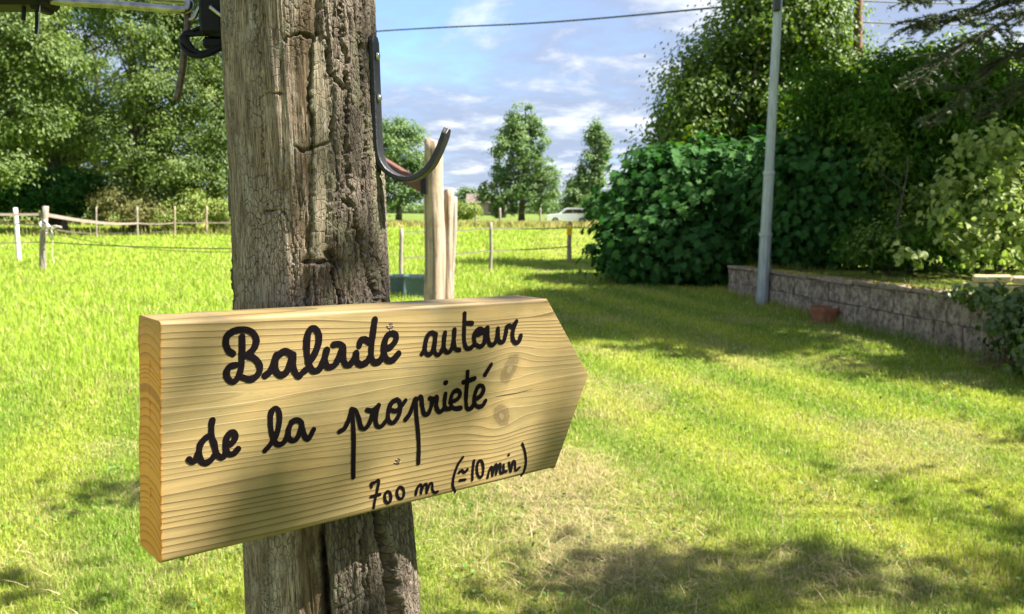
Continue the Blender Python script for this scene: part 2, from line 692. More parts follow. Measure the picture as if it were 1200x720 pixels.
# --- bark
wob = (fbm(ARC / 0.010, ZZ / 0.030, 20, 4, .6) - 0.5)
g1f, g2f, gid = worley(ARC / 0.0066 + wob * 1.8, ZZ / 0.085 + wob * 1.2, 22)
pl = sstep(0.0, 0.16, g2f - g1f)
q1, q2, qid = worley(ARC / 0.0034 + wob * 1.5, ZZ / 0.0240 + wob * 1.5, 25)
pl2 = sstep(0.0, 0.18, q2 - q1)
fis = np.abs(fbm(ARC / 0.013 + 5 + wob * .6, ZZ / 0.16, 28, 3, .5) - 0.5)
fis = 1 - sstep(0.0, 0.045, fis)
grit = fbm(ARC / 0.0018, ZZ / 0.004, 33, 3, .6) - 0.5
h_bark = 0.0004 + pl * 0.0014 + pl2 * 0.0010 + (gid - .5) * 0.0010 * pl + (qid - .5) * 0.0007 - fis * 0.0030 + fib * 0.0012 + grit * 0.0010 + lump * 0.004
hgt = h_wood * (1 - bark) + (h_bark + 0.0015) * bark
hgt = hgt + strip * 0.0022 - 0.0012 * np.clip(brown, 0, 1)
# low left slab edge seen under the frame middle
slab = sstep(0, 2, xw - xline([(0, 200), (290, 268), (320, 284), (345, 280), (360, 276), (720, 200)]))
hgt = hgt - 0.0012 * (1 - slab)


def crack(pts, wpx, depth):
    global hgt
    d = seg_dist(pts)
    brk_ = 0.35 + 0.9 * vnoise(XX / 7.0, YY / 7.0, 83)
    hgt = hgt - depth * brk_ * np.exp(-(d / (wpx * (0.55 + 0.5 * brk_))) ** 2)


crack([(303, 8), (305, 45), (309, 75), (313, 115)], 0.9, 0.004)
crack([(311, 124), (313, 175), (314, 190)], 0.9, 0.004)
crack([(311, 123), (334, 122)], 0.9, 0.004)
crack([(338, 66), (340, 60), (352, 57), (365, 60), (372, 54)], 1.3, 0.006)
crack([(349, 178), (356, 182), (364, 178)], 1.2, 0.005)
crack([(364, 178), (376, 177), (384, 172), (386, 145)], 1.3, 0.006)
crack([(314, 247), (322, 247), (333, 244)], 1.3, 0.006)
crack([(334, 180), (336, 215), (333, 246), (344, 262), (348, 330), (349, 362)], 0.9, 0.003)
crack([(365, 62), (364, 120), (366, 178), (366, 230), (364, 300)], 1.3, 0.005)
crack([(357, 302), (368, 302), (384, 300), (392, 306)], 1.6, 0.009)
crack([(384, 292), (390, 300), (394, 305)], 3.4, 0.014)
crack([(398, 235), (404, 241)], 1.2, 0.006)
crack([(396, 242), (400, 236), (408, 240)], 1.2, 0.006)
crack([(365, 305), (362, 330), (358, 362)], 1.3, 0.006)
crack([(388, 310), (392, 340), (391, 362)], 1.8, 0.009)
crack([(394, 10), (397, 60), (402, 120), (401, 190), (405, 240), (414, 280)], 2.0, 0.010)
crack([(416, 20), (418, 90), (424, 170), (418, 240)], 1.6, 0.008)
crack([(380, 60), (383, 95), (396, 115)], 1.6, 0.008)
crack([(414, 272), (420, 300), (430, 330), (437, 362), (436, 600), (446, 650), (454, 690), (462, 730), (470, 800)], 2.3, 0.012)
crack([(427, 285), (440, 320), (446, 362)], 1.6, 0.008)
d = XX + (vnoise(YY / 13.0, YY * 0, 87) - .5) * 5 + (vnoise(XX / 4, YY / 5.0, 88) - .5) * 2.2 - xline([(-600, 434), (560, 433), (585, 435), (612, 440), (650, 450), (690, 456), (730, 462), (820, 471), (1600, 520)])
hgt = hgt - 0.048 * np.exp(-np.abs(d / xline([(-600, 1), (560, 2.5), (600, 4.2), (660, 6.0), (730, 7.0), (1600, 8)])) ** 3) * sstep(545, 580, YY)
d = XX + (vnoise(YY / 11.0, YY * 0, 89) - .5) * 6 - xline([(-600, 377), (560, 376), (640, 380), (730, 386), (1600, 400)])
hgt = hgt - 0.016 * np.exp(-np.abs(d / 3.2) ** 2) * sstep(545, 580, YY)
crack([(377, 600), (380, 640), (384, 680), (386, 730)], 2.4, 0.014)
crack([(388, 667), (400, 666), (412, 660), (418, 657)], 1.1, 0.006)
crack([(414, 600), (420, 650), (424, 730)], 1.3, 0.006)
crack([(278, 296), (281, 312), (286, 320), (283, 340), (277, 346)], 1.2, 0.004)
crack([(318, 664), (322, 700), (321, 730)], 0.9, 0.003)
# recess the front a little where the board is nailed on
rr = rad[:, None] + hgt
Px = ctr[:, 0][:, None] + rr * (np.cos(TH) * camdir[0] + np.sin(TH) * rightdir[0])
Py = ctr[:, 1][:, None] + rr * (np.cos(TH) * camdir[1] + np.sin(TH) * rightdir[1])
Pz = ZZ
# keep every point behind the board's back face
qx = (Px - PD[0]) * Nn[0] + (Py - PD[1]) * Nn[1] + (Pz - PD[2]) * Nn[2]
qv = (Px - PD[0]) * Wv[0] + (Py - PD[1]) * Wv[1] + (Pz - PD[2]) * Wv[2]
inb = (qv > -0.004) & (qv < SIGN_H + 0.004)
push = np.where(inb, np.maximum(0, qx + SIGN_T + 0.0006), 0)
Px, Py, Pz = Px - push * Nn[0], Py - push * Nn[1], Pz - push * Nn[2]
V = np.stack([Px, Py, Pz], -1).reshape(-1, 3)
nr, nc = XX.shape
Q = grid_quads(nr, nc, True)[:, ::-1]
topc = len(V)
V = np.concatenate([V, [[ctr[0, 0], ctr[0, 1], ctr[0, 2] + 0.004]]])
T = [[topc, j, (j + 1) % nc] for j in range(nc)]
green = (strip * (0.4 + 0.5 * fbm(ARC / .006, ZZ / .06, 51, 3)) + 0.8 * bark * sstep(0.62, 0.75, fbm(ARC / 0.02, ZZ / 0.05, 52, 3)))
pad = lambda a: np.append(a.ravel(), 0.0)
me = np_mesh("trunk", V, Q, T, smooth=True, attrs={'bark': pad(bark), 'brown': pad(np.clip(brown, 0, 1)), 'green': pad(np.clip(green, 0, 1)),
             'cell': pad(gid * .6 + qid * .4), 'arc': pad(ARC), 'hz': pad(ZZ)})
m, n, b = new_mat("weathered_post_wood")
cmb = n.new('ShaderNodeCombineXYZ')
n.link(n.attr('arc'), cmb.inputs[0])
n.link(n.attr('hz'), cmb.inputs[1])
vec = cmb.outputs[0]
na = n.noise(n.mapping(vec, (1, 0.045, 1)), 900, 5, 0.65)
nb_ = n.noise(n.mapping(vec, (1, 0.12, 1)), 130, 5, 0.6)
ncn = n.noise(n.mapping(vec, (1, 0.35, 1)), 26, 4, 0.6)
wood = n.ramp(nb_, [(0.30, (0.110, 0.076, 0.048)), (0.47, (0.255, 0.192, 0.136)), (0.70, (0.420, 0.342, 0.262))])
wood = n.mix(n.remap(na, 0.40, 0.56, 0.9, 0.0), wood, (0.050, 0.036, 0.024))
wood = n.mix(n.remap(ncn, 0.47, 0.7, 0.0, 0.5), wood, (0.30, 0.268, 0.225))
vor = n.new('ShaderNodeTexVoronoi', feature='DISTANCE_TO_EDGE')
n.link(n.mapping(n.mix(0.0035, vec, n.new('ShaderNodeTexNoise').outputs['Color'], 'ADD'), (1, 0.5, 1)), vor.inputs['Vector'])
vor.inputs['Scale'].default_value = 230
crz = n.math('MULTIPLY', n.remap(vor.outputs['Distance'], 0.0, 0.06, 1.0, 0.0), n.remap(ncn, 0.42, 0.60, 0.15, 1.0))
wood = n.mix(n.math('MULTIPLY', crz, 0.85), wood, (0.05, 0.036, 0.025))
mot = n.noise(n.mapping(vec, (1, 0.4, 1)), 75, 6, 0.7)
wood = n.mix(n.remap(mot, 0.52, 0.66, 0.0, 0.6), wood, (0.40, 0.355, 0.295))
brn = n.ramp(nb_, [(0.3, (0.040, 0.026, 0.013)), (0.55, (0.090, 0.060, 0.030)), (0.75, (0.16, 0.115, 0.064))])
wood = n.mix(n.math('MULTIPLY', n.attr('brown'), 0.9), wood, brn)
brk = n.ramp(n.math('ADD', n.math('MULTIPLY', n.attr('cell'), 0.55), n.math('MULTIPLY', nb_, 0.5)),
             [(0.25, (0.060, 0.045, 0.032)), (0.5, (0.140, 0.110, 0.080)), (0.75, (0.250, 0.205, 0.155))])
vor2 = n.new('ShaderNodeTexVoronoi', feature='DISTANCE_TO_EDGE')
n.link(n.mapping(n.mix(0.004, vec, n.new('ShaderNodeTexNoise').outputs['Color'], 'ADD'), (1, 0.28, 1)), vor2.inputs['Vector'])
vor2.inputs['Scale'].default_value = 320
crz2 = n.remap(vor2.outputs['Distance'], 0.0, 0.10, 1.0, 0.0)
brk = n.mix(n.math('MULTIPLY', crz2, 0.6), brk, (0.030, 0.022, 0.016))
brk = n.mix(n.remap(mot, 0.54, 0.68, 0.0, 0.5), brk, (0.235, 0.200, 0.160))
brk = n.mix(n.remap(na, 0.42, 0.66, 0.4, 0.0), brk, (0.04, 0.03, 0.022))
colr = n.mix(n.attr('bark'), wood, brk)
colr = n.mix(n.math('MULTIPLY', n.attr('green'), 0.5), colr, (0.17, 0.17, 0.095))
n.link(colr, b.inputs['Base Color'])
b.inputs['Roughness'].default_value = 0.88
b.inputs['Specular IOR Level'].default_value = 0.25
ngr = n.noise(n.mapping(vec, (1, 0.5, 1)), 700, 5, 0.7)
n.link(n.bump(n.math('ADD', n.math('ADD', na, n.math('MULTIPLY', nb_, 0.7)), n.math('SUBTRACT', n.math('MULTIPLY', ngr, n.math('MULTIPLY', n.attr('bark'), 1.4)), n.math('ADD', n.math('MULTIPLY', crz, n.math('SUBTRACT', 1.0, n.attr('bark'))), n.math('MULTIPLY', crz2, n.attr('bark'))))), 0.9, 0.0014), b.inputs['Normal'])
POST_M = m
post = empty("wooden_post", (float(ctr[-1, 0]), float(ctr[-1, 1]), 0.0),
             "thick weathered post in the foreground, half bare grey wood, half dark bark", "post")
link_mesh("trunk", me, POST_M, post)

# ------------------------------------------------------------------ the sign board : mesh
sign = empty("wooden_sign", tuple(sign_w(u_tip * 0.45, 0.0, -SIGN_T / 2)),
             "pale wooden arrow board with black French handwriting, nailed across the big post", "sign")


def v_limits(u):
    hi = np.where(u <= u_top, SIGN_H + (v_top - SIGN_H) * u / u_top, v_top + (v_tip - v_top) * (u - u_top) / (u_tip - u_top))
    lo = np.where(u <= u_bot, v_bot * u / u_bot, v_bot + (v_tip - v_bot) * (u - u_bot) / (u_tip - u_bot))
    return lo, hi


K1 = on_sign(597, 433)
K2 = on_sign(588, 487)


def grain(u, v, nn=0.0):
    """smooth coordinate whose level lines are the grain lines"""
    g = v + 0.008 * (fbm(u / 0.30 + 3, v / 0.06, 61, 2) - 0.5) + 0.0016 * (fbm(u / 0.07, v / 0.012, 62, 2) - 0.5)
    for (ku, kv), a, ru, rv in ((K1, 0.013, 0.034, 0.020), (K2, 0.013, 0.030, 0.018)):
        du, dv = (u - ku - (v - kv) * 0.25) / ru, (v - kv) / rv
        g = g + a * np.tanh(dv * 1.6) * np.exp(-(du * du) - 0.35 * dv * dv) * -1.0
    # inwards the rings curve (a flat-sawn board)
    g = g + 9.0 * (nn + SIGN_T * 0.55) ** 2 * (1.0 + 0 * u)
    return g


us = np.unique(np.concatenate([np.linspace(0, u_tip, 230), [u_top, u_bot], np.linspace(u_top, u_tip, 40)]))
us[-1] = u_tip - 0.0004
NF, NB = 90, 12
prof = []
V, GR = [], []
rng = np.random.default_rng(3)
for iu, u in enumerate(us):
    lo, hi = v_limits(u)
    hi = max(hi, lo + 0.0006)
    r = 0.006 if u < u_bot - 0.004 else 0.006
    rt = 0.0035 if u < u_top - 0.003 else 0.0006
    rb = 0.0045 if u < u_bot - 0.003 else 0.0006
    rt, rb = min(rt, (hi - lo) * .4), min(rb, (hi - lo) * .4)
    vv = np.linspace(lo + rb, hi - rt, NF)
    row = [(v, 0.0) for v in vv]
    for a in np.linspace(0, math.pi / 2, 6)[1:]:
        row.append((hi - rt + rt * math.sin(a), -rt + rt * math.cos(a)))
    row += [(hi, -rt - (SIGN_T - 2 * rt) * t) for t in np.linspace(0.1, 0.9, 7)]
    for a in np.linspace(0, math.pi / 2, 5):
        row.append((hi - rt + rt * math.cos(a), -SIGN_T + rt - rt * math.sin(a)))
    row += [(v, -SIGN_T) for v in np.linspace(hi - rt, lo + rb, NB)[1:-1]]
    for a in np.linspace(0, math.pi / 2, 5):
        row.append((lo + rb - rb * math.sin(a), -SIGN_T + rb - rb * math.cos(a)))
    row += [(lo, -SIGN_T + rb + (SIGN_T - 2 * rb) * t) for t in np.linspace(0.1, 0.9, 7)]
    for a in np.linspace(0, math.pi / 2, 6)[:-1]:
        row.append((lo + rb - rb * math.cos(a), -rb + rb * math.sin(a)))
    row = np.array(row)
    prof.append(row)
prof = np.array(prof)
nU, nP = prof.shape[:2]
Ug = np.repeat(us[:, None], nP, 1)
Vg, Ng = prof[..., 0], prof[..., 1]
G = grain(Ug, Vg, Ng)
# real relief: the hard grain lines stand out a few tenths of a millimetre, and the rough-sawn left end is ragged
band = np.sin(G * 2 * math.pi / 0.0072 + 2.5 * fbm(G / 0.02, Ug / 0.9, 65, 2))
facef = (np.arange(nP) < NF)[None, :]
Nd = Ng + np.where(facef, 0.00010 * band * sstep(0.0, 0.004, Vg - 0.0) * (band > -2), 0)
Ud = Ug.copy()
Ud[0] += (vnoise(Vg[0] / 0.004, Ng[0] / 0.01, 66) - 0.5) * 0.0018
Pw = sign_w(Ud.ravel(), Vg.ravel(), Nd.ravel())
Q = grid_quads(nU, nP, True)
# left end cap
e_v = np.linspace(0, 1, 70)
e_n = np.linspace(0, 1, 14)
capV, capG = [], []
ring = np.arange(nP)
cap0 = len(Pw)
cenv, cenn = SIGN_H / 2, -SIGN_T / 2
layers = [1.0, 0.97, 0.9, 0.75, 0.55, 0.3, 0.0]
# end face as its own grid, the ring of the first row being its border
prev = ring
Vl, Gl, Ul = [], [], []
Qc, Tc = [], []
cur = cap0
rim_v, rim_n = Vg[0], Ng[0]
ax_v = np.clip(rim_v, SIGN_T * .5, SIGN_H - SIGN_T * .5)      # medial line of the rectangle
for f in (0.90, 0.72, 0.5, 0.28, 0.06):
    vvv = ax_v + (rim_v - ax_v) * f
    nnn = cenn + (rim_n - cenn) * f
    Vl.append(np.stack([vvv, nnn], 1))
    idx = np.arange(cur, cur + nP)
    Qc.append(np.stack([prev, np.roll(prev, -1), np.roll(idx, -1), idx], 1)[:, ::-1])
    prev = idx
    cur += nP
Vl = np.concatenate(Vl)
bumpu = (vnoise(Vl[:, 0] / 0.0035, Vl[:, 1] / 0.02, 67) - 0.5) * 0.0012
capP = sign_w(bumpu, Vl[:, 0], Vl[:, 1])
capG = grain(np.zeros(len(Vl)), Vl[:, 0], Vl[:, 1])
j = prev
ctrp = len(Pw) + len(capP)
Tc = np.stack([np.full(nP, ctrp), np.roll(j, -1), j], 1)
Pw = np.concatenate([Pw, capP, sign_w([0.0], [SIGN_H / 2], [cenn])])
Gall = np.concatenate([G.ravel(), capG, [float(grain(np.array([0.0]), np.array([SIGN_H / 2]), cenn)[0])]])
endf = np.concatenate([np.zeros(nU * nP), np.ones(len(capP)), [1.0]])
endf[:nP] = 0.8
uu = np.concatenate([Ug.ravel(), np.zeros(len(capP) + 1)])
vv_ = np.concatenate([Vg.ravel(), Vl[:, 0], [SIGN_H / 2]])


def knot_r(u, v):
    k1 = np.hypot((u - K1[0] - (v - K1[1]) * 0.45) / 0.0095, (v - K1[1]) / 0.0150)
    k2 = np.hypot((u - K2[0] + (v - K2[1]) * 0.25) / 0.0105, (v - K2[1]) / 0.0115)
    return np.minimum(k1, k2)


# tip cap
tipi = (nU - 1) * nP + np.arange(nP)
Tt = np.stack([np.full(nP - 2, tipi[0]), tipi[2:], tipi[1:-1]], 1)[:, ::-1]
me = np_mesh("plank", Pw, np.concatenate([Q] + Qc), np.concatenate([Tc, Tt]), smooth=False,
             attrs={'grain': Gall, 'endf': endf, 'su': uu, 'sv': vv_, 'knot': knot_r(uu, vv_)})
sm = np.ones(len(me.polygons), dtype=bool)
sm[len(Q):] = False
me.polygons.foreach_set('use_smooth', sm)
m, n, b = new_mat("pressure_treated_pine")
gr = n.attr('grain')
su, sv = n.attr('su'), n.attr('sv')
cmb = n.new('ShaderNodeCombineXYZ')
n.link(n.math('MULTIPLY', su, 0.9), cmb.inputs[0])
n.link(n.math('MULTIPLY', gr, 14.0), cmb.inputs[1])
wv = cmb.outputs[0]
spacing = n.noise(wv, 1.1, 2, 0.5)                        # rings of uneven width
phase = n.math('ADD', n.math('MULTIPLY', gr, 150.0), n.math('MULTIPLY', spacing, 13.0))
fr = n.math('FRACT', phase)
late = n.ramp(fr, [(0.0, 0.0), (0.50, 0.06), (0.78, 0.45), (0.90, 1.0), (0.975, 0.9), (1.0, 0.0)])
cm2 = n.new('ShaderNodeCombineXYZ')
n.link(n.math('MULTIPLY', su, 1.0), cm2.inputs[0])
n.link(n.math('MULTIPLY', sv, 1.0), cm2.inputs[1])
fibr = n.noise(n.mapping(cm2.outputs[0], (14, 900, 1)), 1.0, 4, 0.6)
blot = n.noise(n.mapping(cm2.outputs[0], (1, 1.6, 1)), 17, 4, 0.55)
stain = n.noise(n.mapping(cm2.outputs[0], (1, 2.4, 1), (3, 1, 0)), 9, 5, 0.6)
lstr = n.noise(wv, 2.3, 3, 0.6)
base = n.ramp(blot, [(0.3, (0.210, 0.150, 0.062)), (0.55, (0.250, 0.175, 0.068)), (0.75, (0.285, 0.190, 0.070))])
base = n.mix(n.remap(stain, 0.46, 0.70, 0.0, 0.7), base, (0.165, 0.142, 0.062))
# the rings are close and dark towards both edges of the board, faint in the middle
edge = n.math('ADD', n.remap(sv, 0.135, 0.165, 0.0, 0.55, True), n.remap(sv, 0.085, 0.045, 0.0, 0.62, True))
lk = n.math('MULTIPLY', late, n.math('ADD', n.remap(lstr, 0.30, 0.66, 0.10, 0.50), edge), clamp=True)
base = n.mix(lk, base, (0.085, 0.052, 0.016))
base = n.mix(n.remap(fibr, 0.46, 0.70, 0.0, 0.50), base, (0.150, 0.108, 0.045))
fr2 = n.math('FRACT', n.math('ADD', n.math('MULTIPLY', gr, 520.0), n.math('MULTIPLY', spacing, 23.0)))
base = n.mix(n.math('MULTIPLY', n.ramp(fr2, [(0, 0.0), (0.75, 0.6), (0.95, 1.0), (1, 0.0)]), n.remap(lstr, 0.35, 0.65, 0.0, 0.38)), base, (0.13, 0.085, 0.032))
smg = n.noise(n.mapping(cm2.outputs[0], (0.5, 1.6, 1), (7, 2, 0)), 34, 5, 0.65)
base = n.mix(n.remap(smg, 0.60, 0.74, 0.0, 0.55), base, (0.120, 0.105, 0.070))
speck = n.noise(n.mapping(cm2.outputs[0], (0.35, 1, 1)), 420, 3, 0.7)
base = n.mix(n.remap(speck, 0.62, 0.76, 0.0, 0.55), base, (0.10, 0.068, 0.028))
kn = n.attr('knot')
cmk = n.new('ShaderNodeCombineXYZ')
n.link(n.math('ADD', kn, n.math('MULTIPLY', n.noise(cm2.outputs[0], 130, 3, .6), 0.55)), cmk.inputs[0])
kk = n.math('ADD', kn, n.math('MULTIPLY', n.math('SUBTRACT', n.noise(cm2.outputs[0], 150, 3, .6), 0.5), 0.9))
kring = n.math('FRACT', n.math('MULTIPLY', kk, 3.4))
kcol = n.ramp(kk, [(0.0, (0.105, 0.085, 0.042)), (0.20, (0.155, 0.128, 0.066)), (0.42, (0.032, 0.021, 0.008)), (0.75, (0.100, 0.070, 0.028)), (1.0, (0.030, 0.018, 0.007))])
kcol = n.mix(n.math('MULTIPLY', n.ramp(kring, [(0, 0.0), (0.8, 1.0), (1, 0.0)]), 0.45), kcol, (0.15, 0.085, 0.035))
base = n.mix(n.remap(kk, 0.80, 1.20, 0.9, 0.0, True), base, kcol)
base = n.mix(n.remap(kk, 1.0, 1.9, 0.30, 0.0, True), base, (0.135, 0.098, 0.038))
ecol = n.ramp(n.noise(n.mapping(cm2.outputs[0], (1, 1, 1)), 22, 3, .5), [(0.35, (0.62, 0.235, 0.032)), (0.65, (0.76, 0.340, 0.065))])
ecol = n.mix(n.math('MULTIPLY', late, 0.6), ecol, (0.24, 0.080, 0.016))
ecol = n.mix(n.remap(sv, 0.150, 0.188, 0.0, 0.65), ecol, (0.34, 0.20, 0.07))
base = n.mix(n.attr('endf'), base, ecol)
n.link(base, b.inputs['Base Color'])
b.inputs['Roughness'].default_value = 0.62
b.inputs['Specular IOR Level'].default_value = 0.35
hh = n.math('ADD', n.math('MULTIPLY', late, -0.9), n.math('MULTIPLY', fibr, 0.55))
n.link(n.bump(hh, 0.42, 0.0007), b.inputs['Normal'])
link_mesh("plank", me, m, sign)

# little splits on the face
mb = MB()
for pts, wd_ in (([(580, 465), (592, 463), (604, 461), (624, 456)], 0.0009),):
    q = np.array([on_sign(*p) for p in pts])
    k = len(q)
    wdt = np.array([0.3, 1, 1, 0.2]) * wd_ / 2
    P = np.concatenate([sign_w(q[:, 0], q[:, 1] - wdt, np.full(k, 0.0004)), sign_w(q[:, 0], q[:, 1] + wdt, np.full(k, 0.0004))])
    mb.add(P, [[i, i + 1, k + i + 1, k + i] for i in range(k - 1)])
mb.build("split", simple_mat("dark_split", (0.03, 0.018, 0.008), 0.9), sign)

# ------------------------------------------------------------------ handwriting
INK, n, b = new_mat("black_marker_ink")
f = n.noise(n.pos(), 500, 3, 0.6)
n.link(n.ramp(f, [(0.3, (0.0025, 0.0015, 0.002)), (0.8, (0.006, 0.0038, 0.005))]), b.inputs['Base Color'])
b.inputs['Roughness'].default_value = 0.75
b.inputs['Specular IOR Level'].default_value = 0.04
ZA = (240, 360, 5.4545)
ZB = (440, 350, 6.0)
ZC = (200, 450, 6.0)
ZD = (390, 450, 6.0)
ZE = (460, 420, 5.146)
ZF = (425, 510, 5.714)


def ell(cx, cy, rx, ry, k=11):
    return [(cx + rx * math.cos(t), cy + ry * math.sin(t)) for t in np.linspace(0, 2 * math.pi, k)]


WORDS = [
    ("Balade", 8.3, [
        (ZA, [(237, 190), (238, 250), (236, 320), (230, 395), (208, 455), (175, 478), (146, 456), (138, 418), (158, 382), (196, 370)]),
        (ZA, [(178, 298), (148, 275), (133, 225), (148, 178), (195, 150), (258, 145), (306, 165), (328, 210), (318, 255), (290, 290), (258, 308)]),
        (ZA, [(258, 308), (305, 322), (343, 360), (350, 405), (325, 445), (285, 462), (240, 450)]),
        (ZA, [(385, 437), (412, 415), (436, 370), (457, 305)]),
        (ZA, [(557, 305), (515, 284), (476, 302), (452, 345), (450, 400), (475, 432), (510, 425), (540, 380), (558, 310)]),
        (ZA, [(563, 305), (562, 370), (577, 420), (600, 440), (622, 420), (642, 403)]),
        (ZA, [(668, 345), (695, 310), (722, 245), (728, 185), (708, 142), (678, 140), (656, 180), (650, 260), (658, 340), (678, 395), (705, 410), (735, 390), (760, 340), (778, 275)]),
        (ZA, [(778, 275), (768, 330), (778, 376), (805, 382), (835, 362), (862, 310), (880, 258)]),
        (ZA, [(822, 240), (855, 236), (883, 258), (882, 320), (898, 365), (922, 368), (948, 340), (966, 296)]),
        (ZA, [(985, 250), (996, 215), (1022, 208), (1052, 225)]),
        (ZA, [(966, 296), (970, 345), (996, 368), (1035, 350), (1060, 310)]),
        (ZA, [(1086, 80), (1076, 150), (1064, 250), (1064, 320), (1083, 356), (1112, 348), (1128, 330)]),
        (ZB, [(-6, 452), (28, 440), (52, 400), (62, 355), (100, 343), (138, 300), (143, 260), (115, 245), (80, 265), (60, 325), (60, 395), (85, 434), (122, 430), (160, 388)]),
    ]),
    ("autour", 5.9, [
        (ZB, [(325, 390), (340, 362), (350, 310), (368, 258), (396, 240), (420, 255)]),
        (ZB, [(350, 310), (348, 370), (370, 395), (398, 372), (416, 305), (424, 250)]),
        (ZB, [(421, 250), (415, 310), (412, 365), (430, 396), (455, 382), (472, 345)]),
        (ZB, [(488, 238), (480, 300), (482, 352), (502, 378), (530, 360), (548, 295), (554, 220)]),
        (ZB, [(554, 220), (550, 300), (560, 352), (588, 362)]),
        (ZB, [(626, 105), (623, 200), (622, 290), (636, 345), (665, 350), (697, 318)]),
        (ZB, [(632, 172), (678, 174)]),
        (ZB, [(697, 320), (692, 262), (716, 220), (748, 216), (768, 250), (764, 308), (736, 338), (706, 326)]),
        (ZB, [(716, 255), (745, 240), (788, 205)]),
        (ZB, [(788, 205), (788, 270), (800, 318), (825, 325), (848, 290), (860, 212)]),
        (ZB, [(860, 212), (862, 280), (876, 307), (900, 298), (914, 250), (922, 200)]),
        (ZB, [(922, 200), (942, 190), (958, 198), (990, 160)]),
        (ZB, [(988, 165), (974, 200), (962, 245), (966, 290), (985, 310), (1008, 300), (1020, 262)]),
    ]),
    ("de", 7.8, [
        (ZC, [(128, 530), (148, 546), (178, 530), (195, 480)]),
        (ZC, [(285, 358), (240, 384), (206, 432), (200, 500), (215, 545), (246, 555), (282, 535), (312, 495)]),
        (ZC, [(292, 255), (285, 305), (288, 370), (305, 425), (322, 488), (348, 515), (376, 505), (390, 470)]),
        (ZC, [(390, 430), (430, 415), (452, 380), (444, 345), (415, 346), (392, 385), (385, 445), (404, 490), (440, 490), (472, 458)]),
    ]),
    ("la", 7.0, [
        (ZC, [(662, 468), (700, 425), (745, 350), (764, 250), (756, 188), (732, 172), (706, 200), (700, 270), (710, 350), (736, 415), (770, 425), (802, 400), (824, 340)]),
        (ZC, [(885, 258), (856, 268), (830, 312), (826, 370), (850, 398), (885, 385), (908, 330), (920, 275)]),
        (ZC, [(846, 266), (880, 254), (914, 270), (928, 325), (946, 376), (970, 383), (1004, 320)]),
    ]),
    ("propriété", 5.9, [
        (ZD, [(45, 335), (80, 312), (110, 252), (130, 180)]),
        (ZD, [(130, 175), (140, 260), (145, 400), (143, 550), (143, 655)]),
        (ZD, [(132, 178), (158, 188), (180, 240), (195, 300), (216, 316), (244, 295), (270, 242), (280, 192)]),
        (ZD, [(240, 184), (268, 188), (298, 172), (322, 150)]),
        (ZD, [(322, 150), (305, 210), (300, 265), (316, 300), (346, 293), (378, 250)]),
        (ZD, [(450, 110), (415, 130), (396, 168), (386, 228), (396, 265), (425, 272), (458, 230), (474, 172), (466, 126), (450, 110)]),
        (ZD, [(398, 182), (440, 190), (475, 165), (510, 116)]),
        (ZD, [(510, 250), (542, 205), (576, 108)]),
        (ZD, [(580, 105), (586, 220), (597, 330), (603, 440), (600, 555)]),
        (ZE, [(150, 245), (170, 233), (178, 290), (190, 335), (214, 332), (232, 290), (240, 245)]),
        (ZE, [(224, 242), (248, 248), (266, 234), (262, 290), (280, 324), (305, 308)]),
        (ZE, [(318, 215), (312, 265), (318, 302), (346, 304)]),
        (ZE, [(317, 149), (323, 146)]),
        (ZE, [(346, 265), (385, 250), (406, 220), (394, 195), (366, 205), (350, 245), (355, 290), (378, 304), (410, 300)]),
        (ZE, [(452, 82), (447, 160), (442, 230), (446, 298), (470, 302), (494, 272)]),
        (ZE, [(426, 145), (460, 135), (494, 121)]),
        (ZE, [(495, 250), (530, 226), (548, 190), (538, 166), (515, 172), (496, 215), (490, 260), (508, 290), (540, 286), (560, 255)]),
        (ZE, [(594, 37), (556, 99)]),
    ]),
    ("700", 4.0, [
        (ZF, [(58, 348), (56, 326), (80, 316), (106, 304), (98, 360), (82, 430), (72, 488)]),
        (ZF, [(54, 412), (84, 404), (114, 396)]),
        (ZF, ell(167, 415, 21, 38)),
        (ZF, ell(252, 388, 24, 39)),
    ]),
    ("m", 3.8, [
        (ZF, [(355, 396), (362, 360), (384, 332), (392, 350), (390, 390)]),
        (ZF, [(390, 378), (408, 338), (425, 330), (428, 385)]),
        (ZF, [(428, 378), (448, 328), (464, 326), (466, 365), (480, 385), (500, 378)]),
    ]),
    ("(≃10", 3.8, [
        (ZF, [(670, 148), (635, 200), (608, 280), (603, 340), (616, 378)]),
        (ZF, [(644, 250), (662, 236), (680, 250), (700, 230)]),
        (ZF, [(648, 303), (686, 297)]),
        (ZF, [(744, 170), (735, 240), (733, 300)]),
        (ZF, ell(785, 226, 22, 56)),
    ]),
    ("min)", 3.6, [
        (ZF, [(835, 285), (846, 240), (862, 214), (868, 270)]),
        (ZF, [(868, 265), (884, 206), (896, 202), (892, 260)]),
        (ZF, [(892, 255), (914, 196), (922, 202), (920, 248), (940, 250), (942, 200)]),
        (ZF, [(942, 205), (942, 240), (962, 242)]),
        (ZF, [(975, 133), (978, 131)]),
        (ZF, [(978, 185), (990, 245), (1003, 180), (1018, 184), (1022, 236), (1050, 216)]),
        (ZF, [(1068, 58), (1085, 110), (1092, 180), (1080, 240), (1060, 270)]),
    ]),
]
lift = 0.00045
si = 0
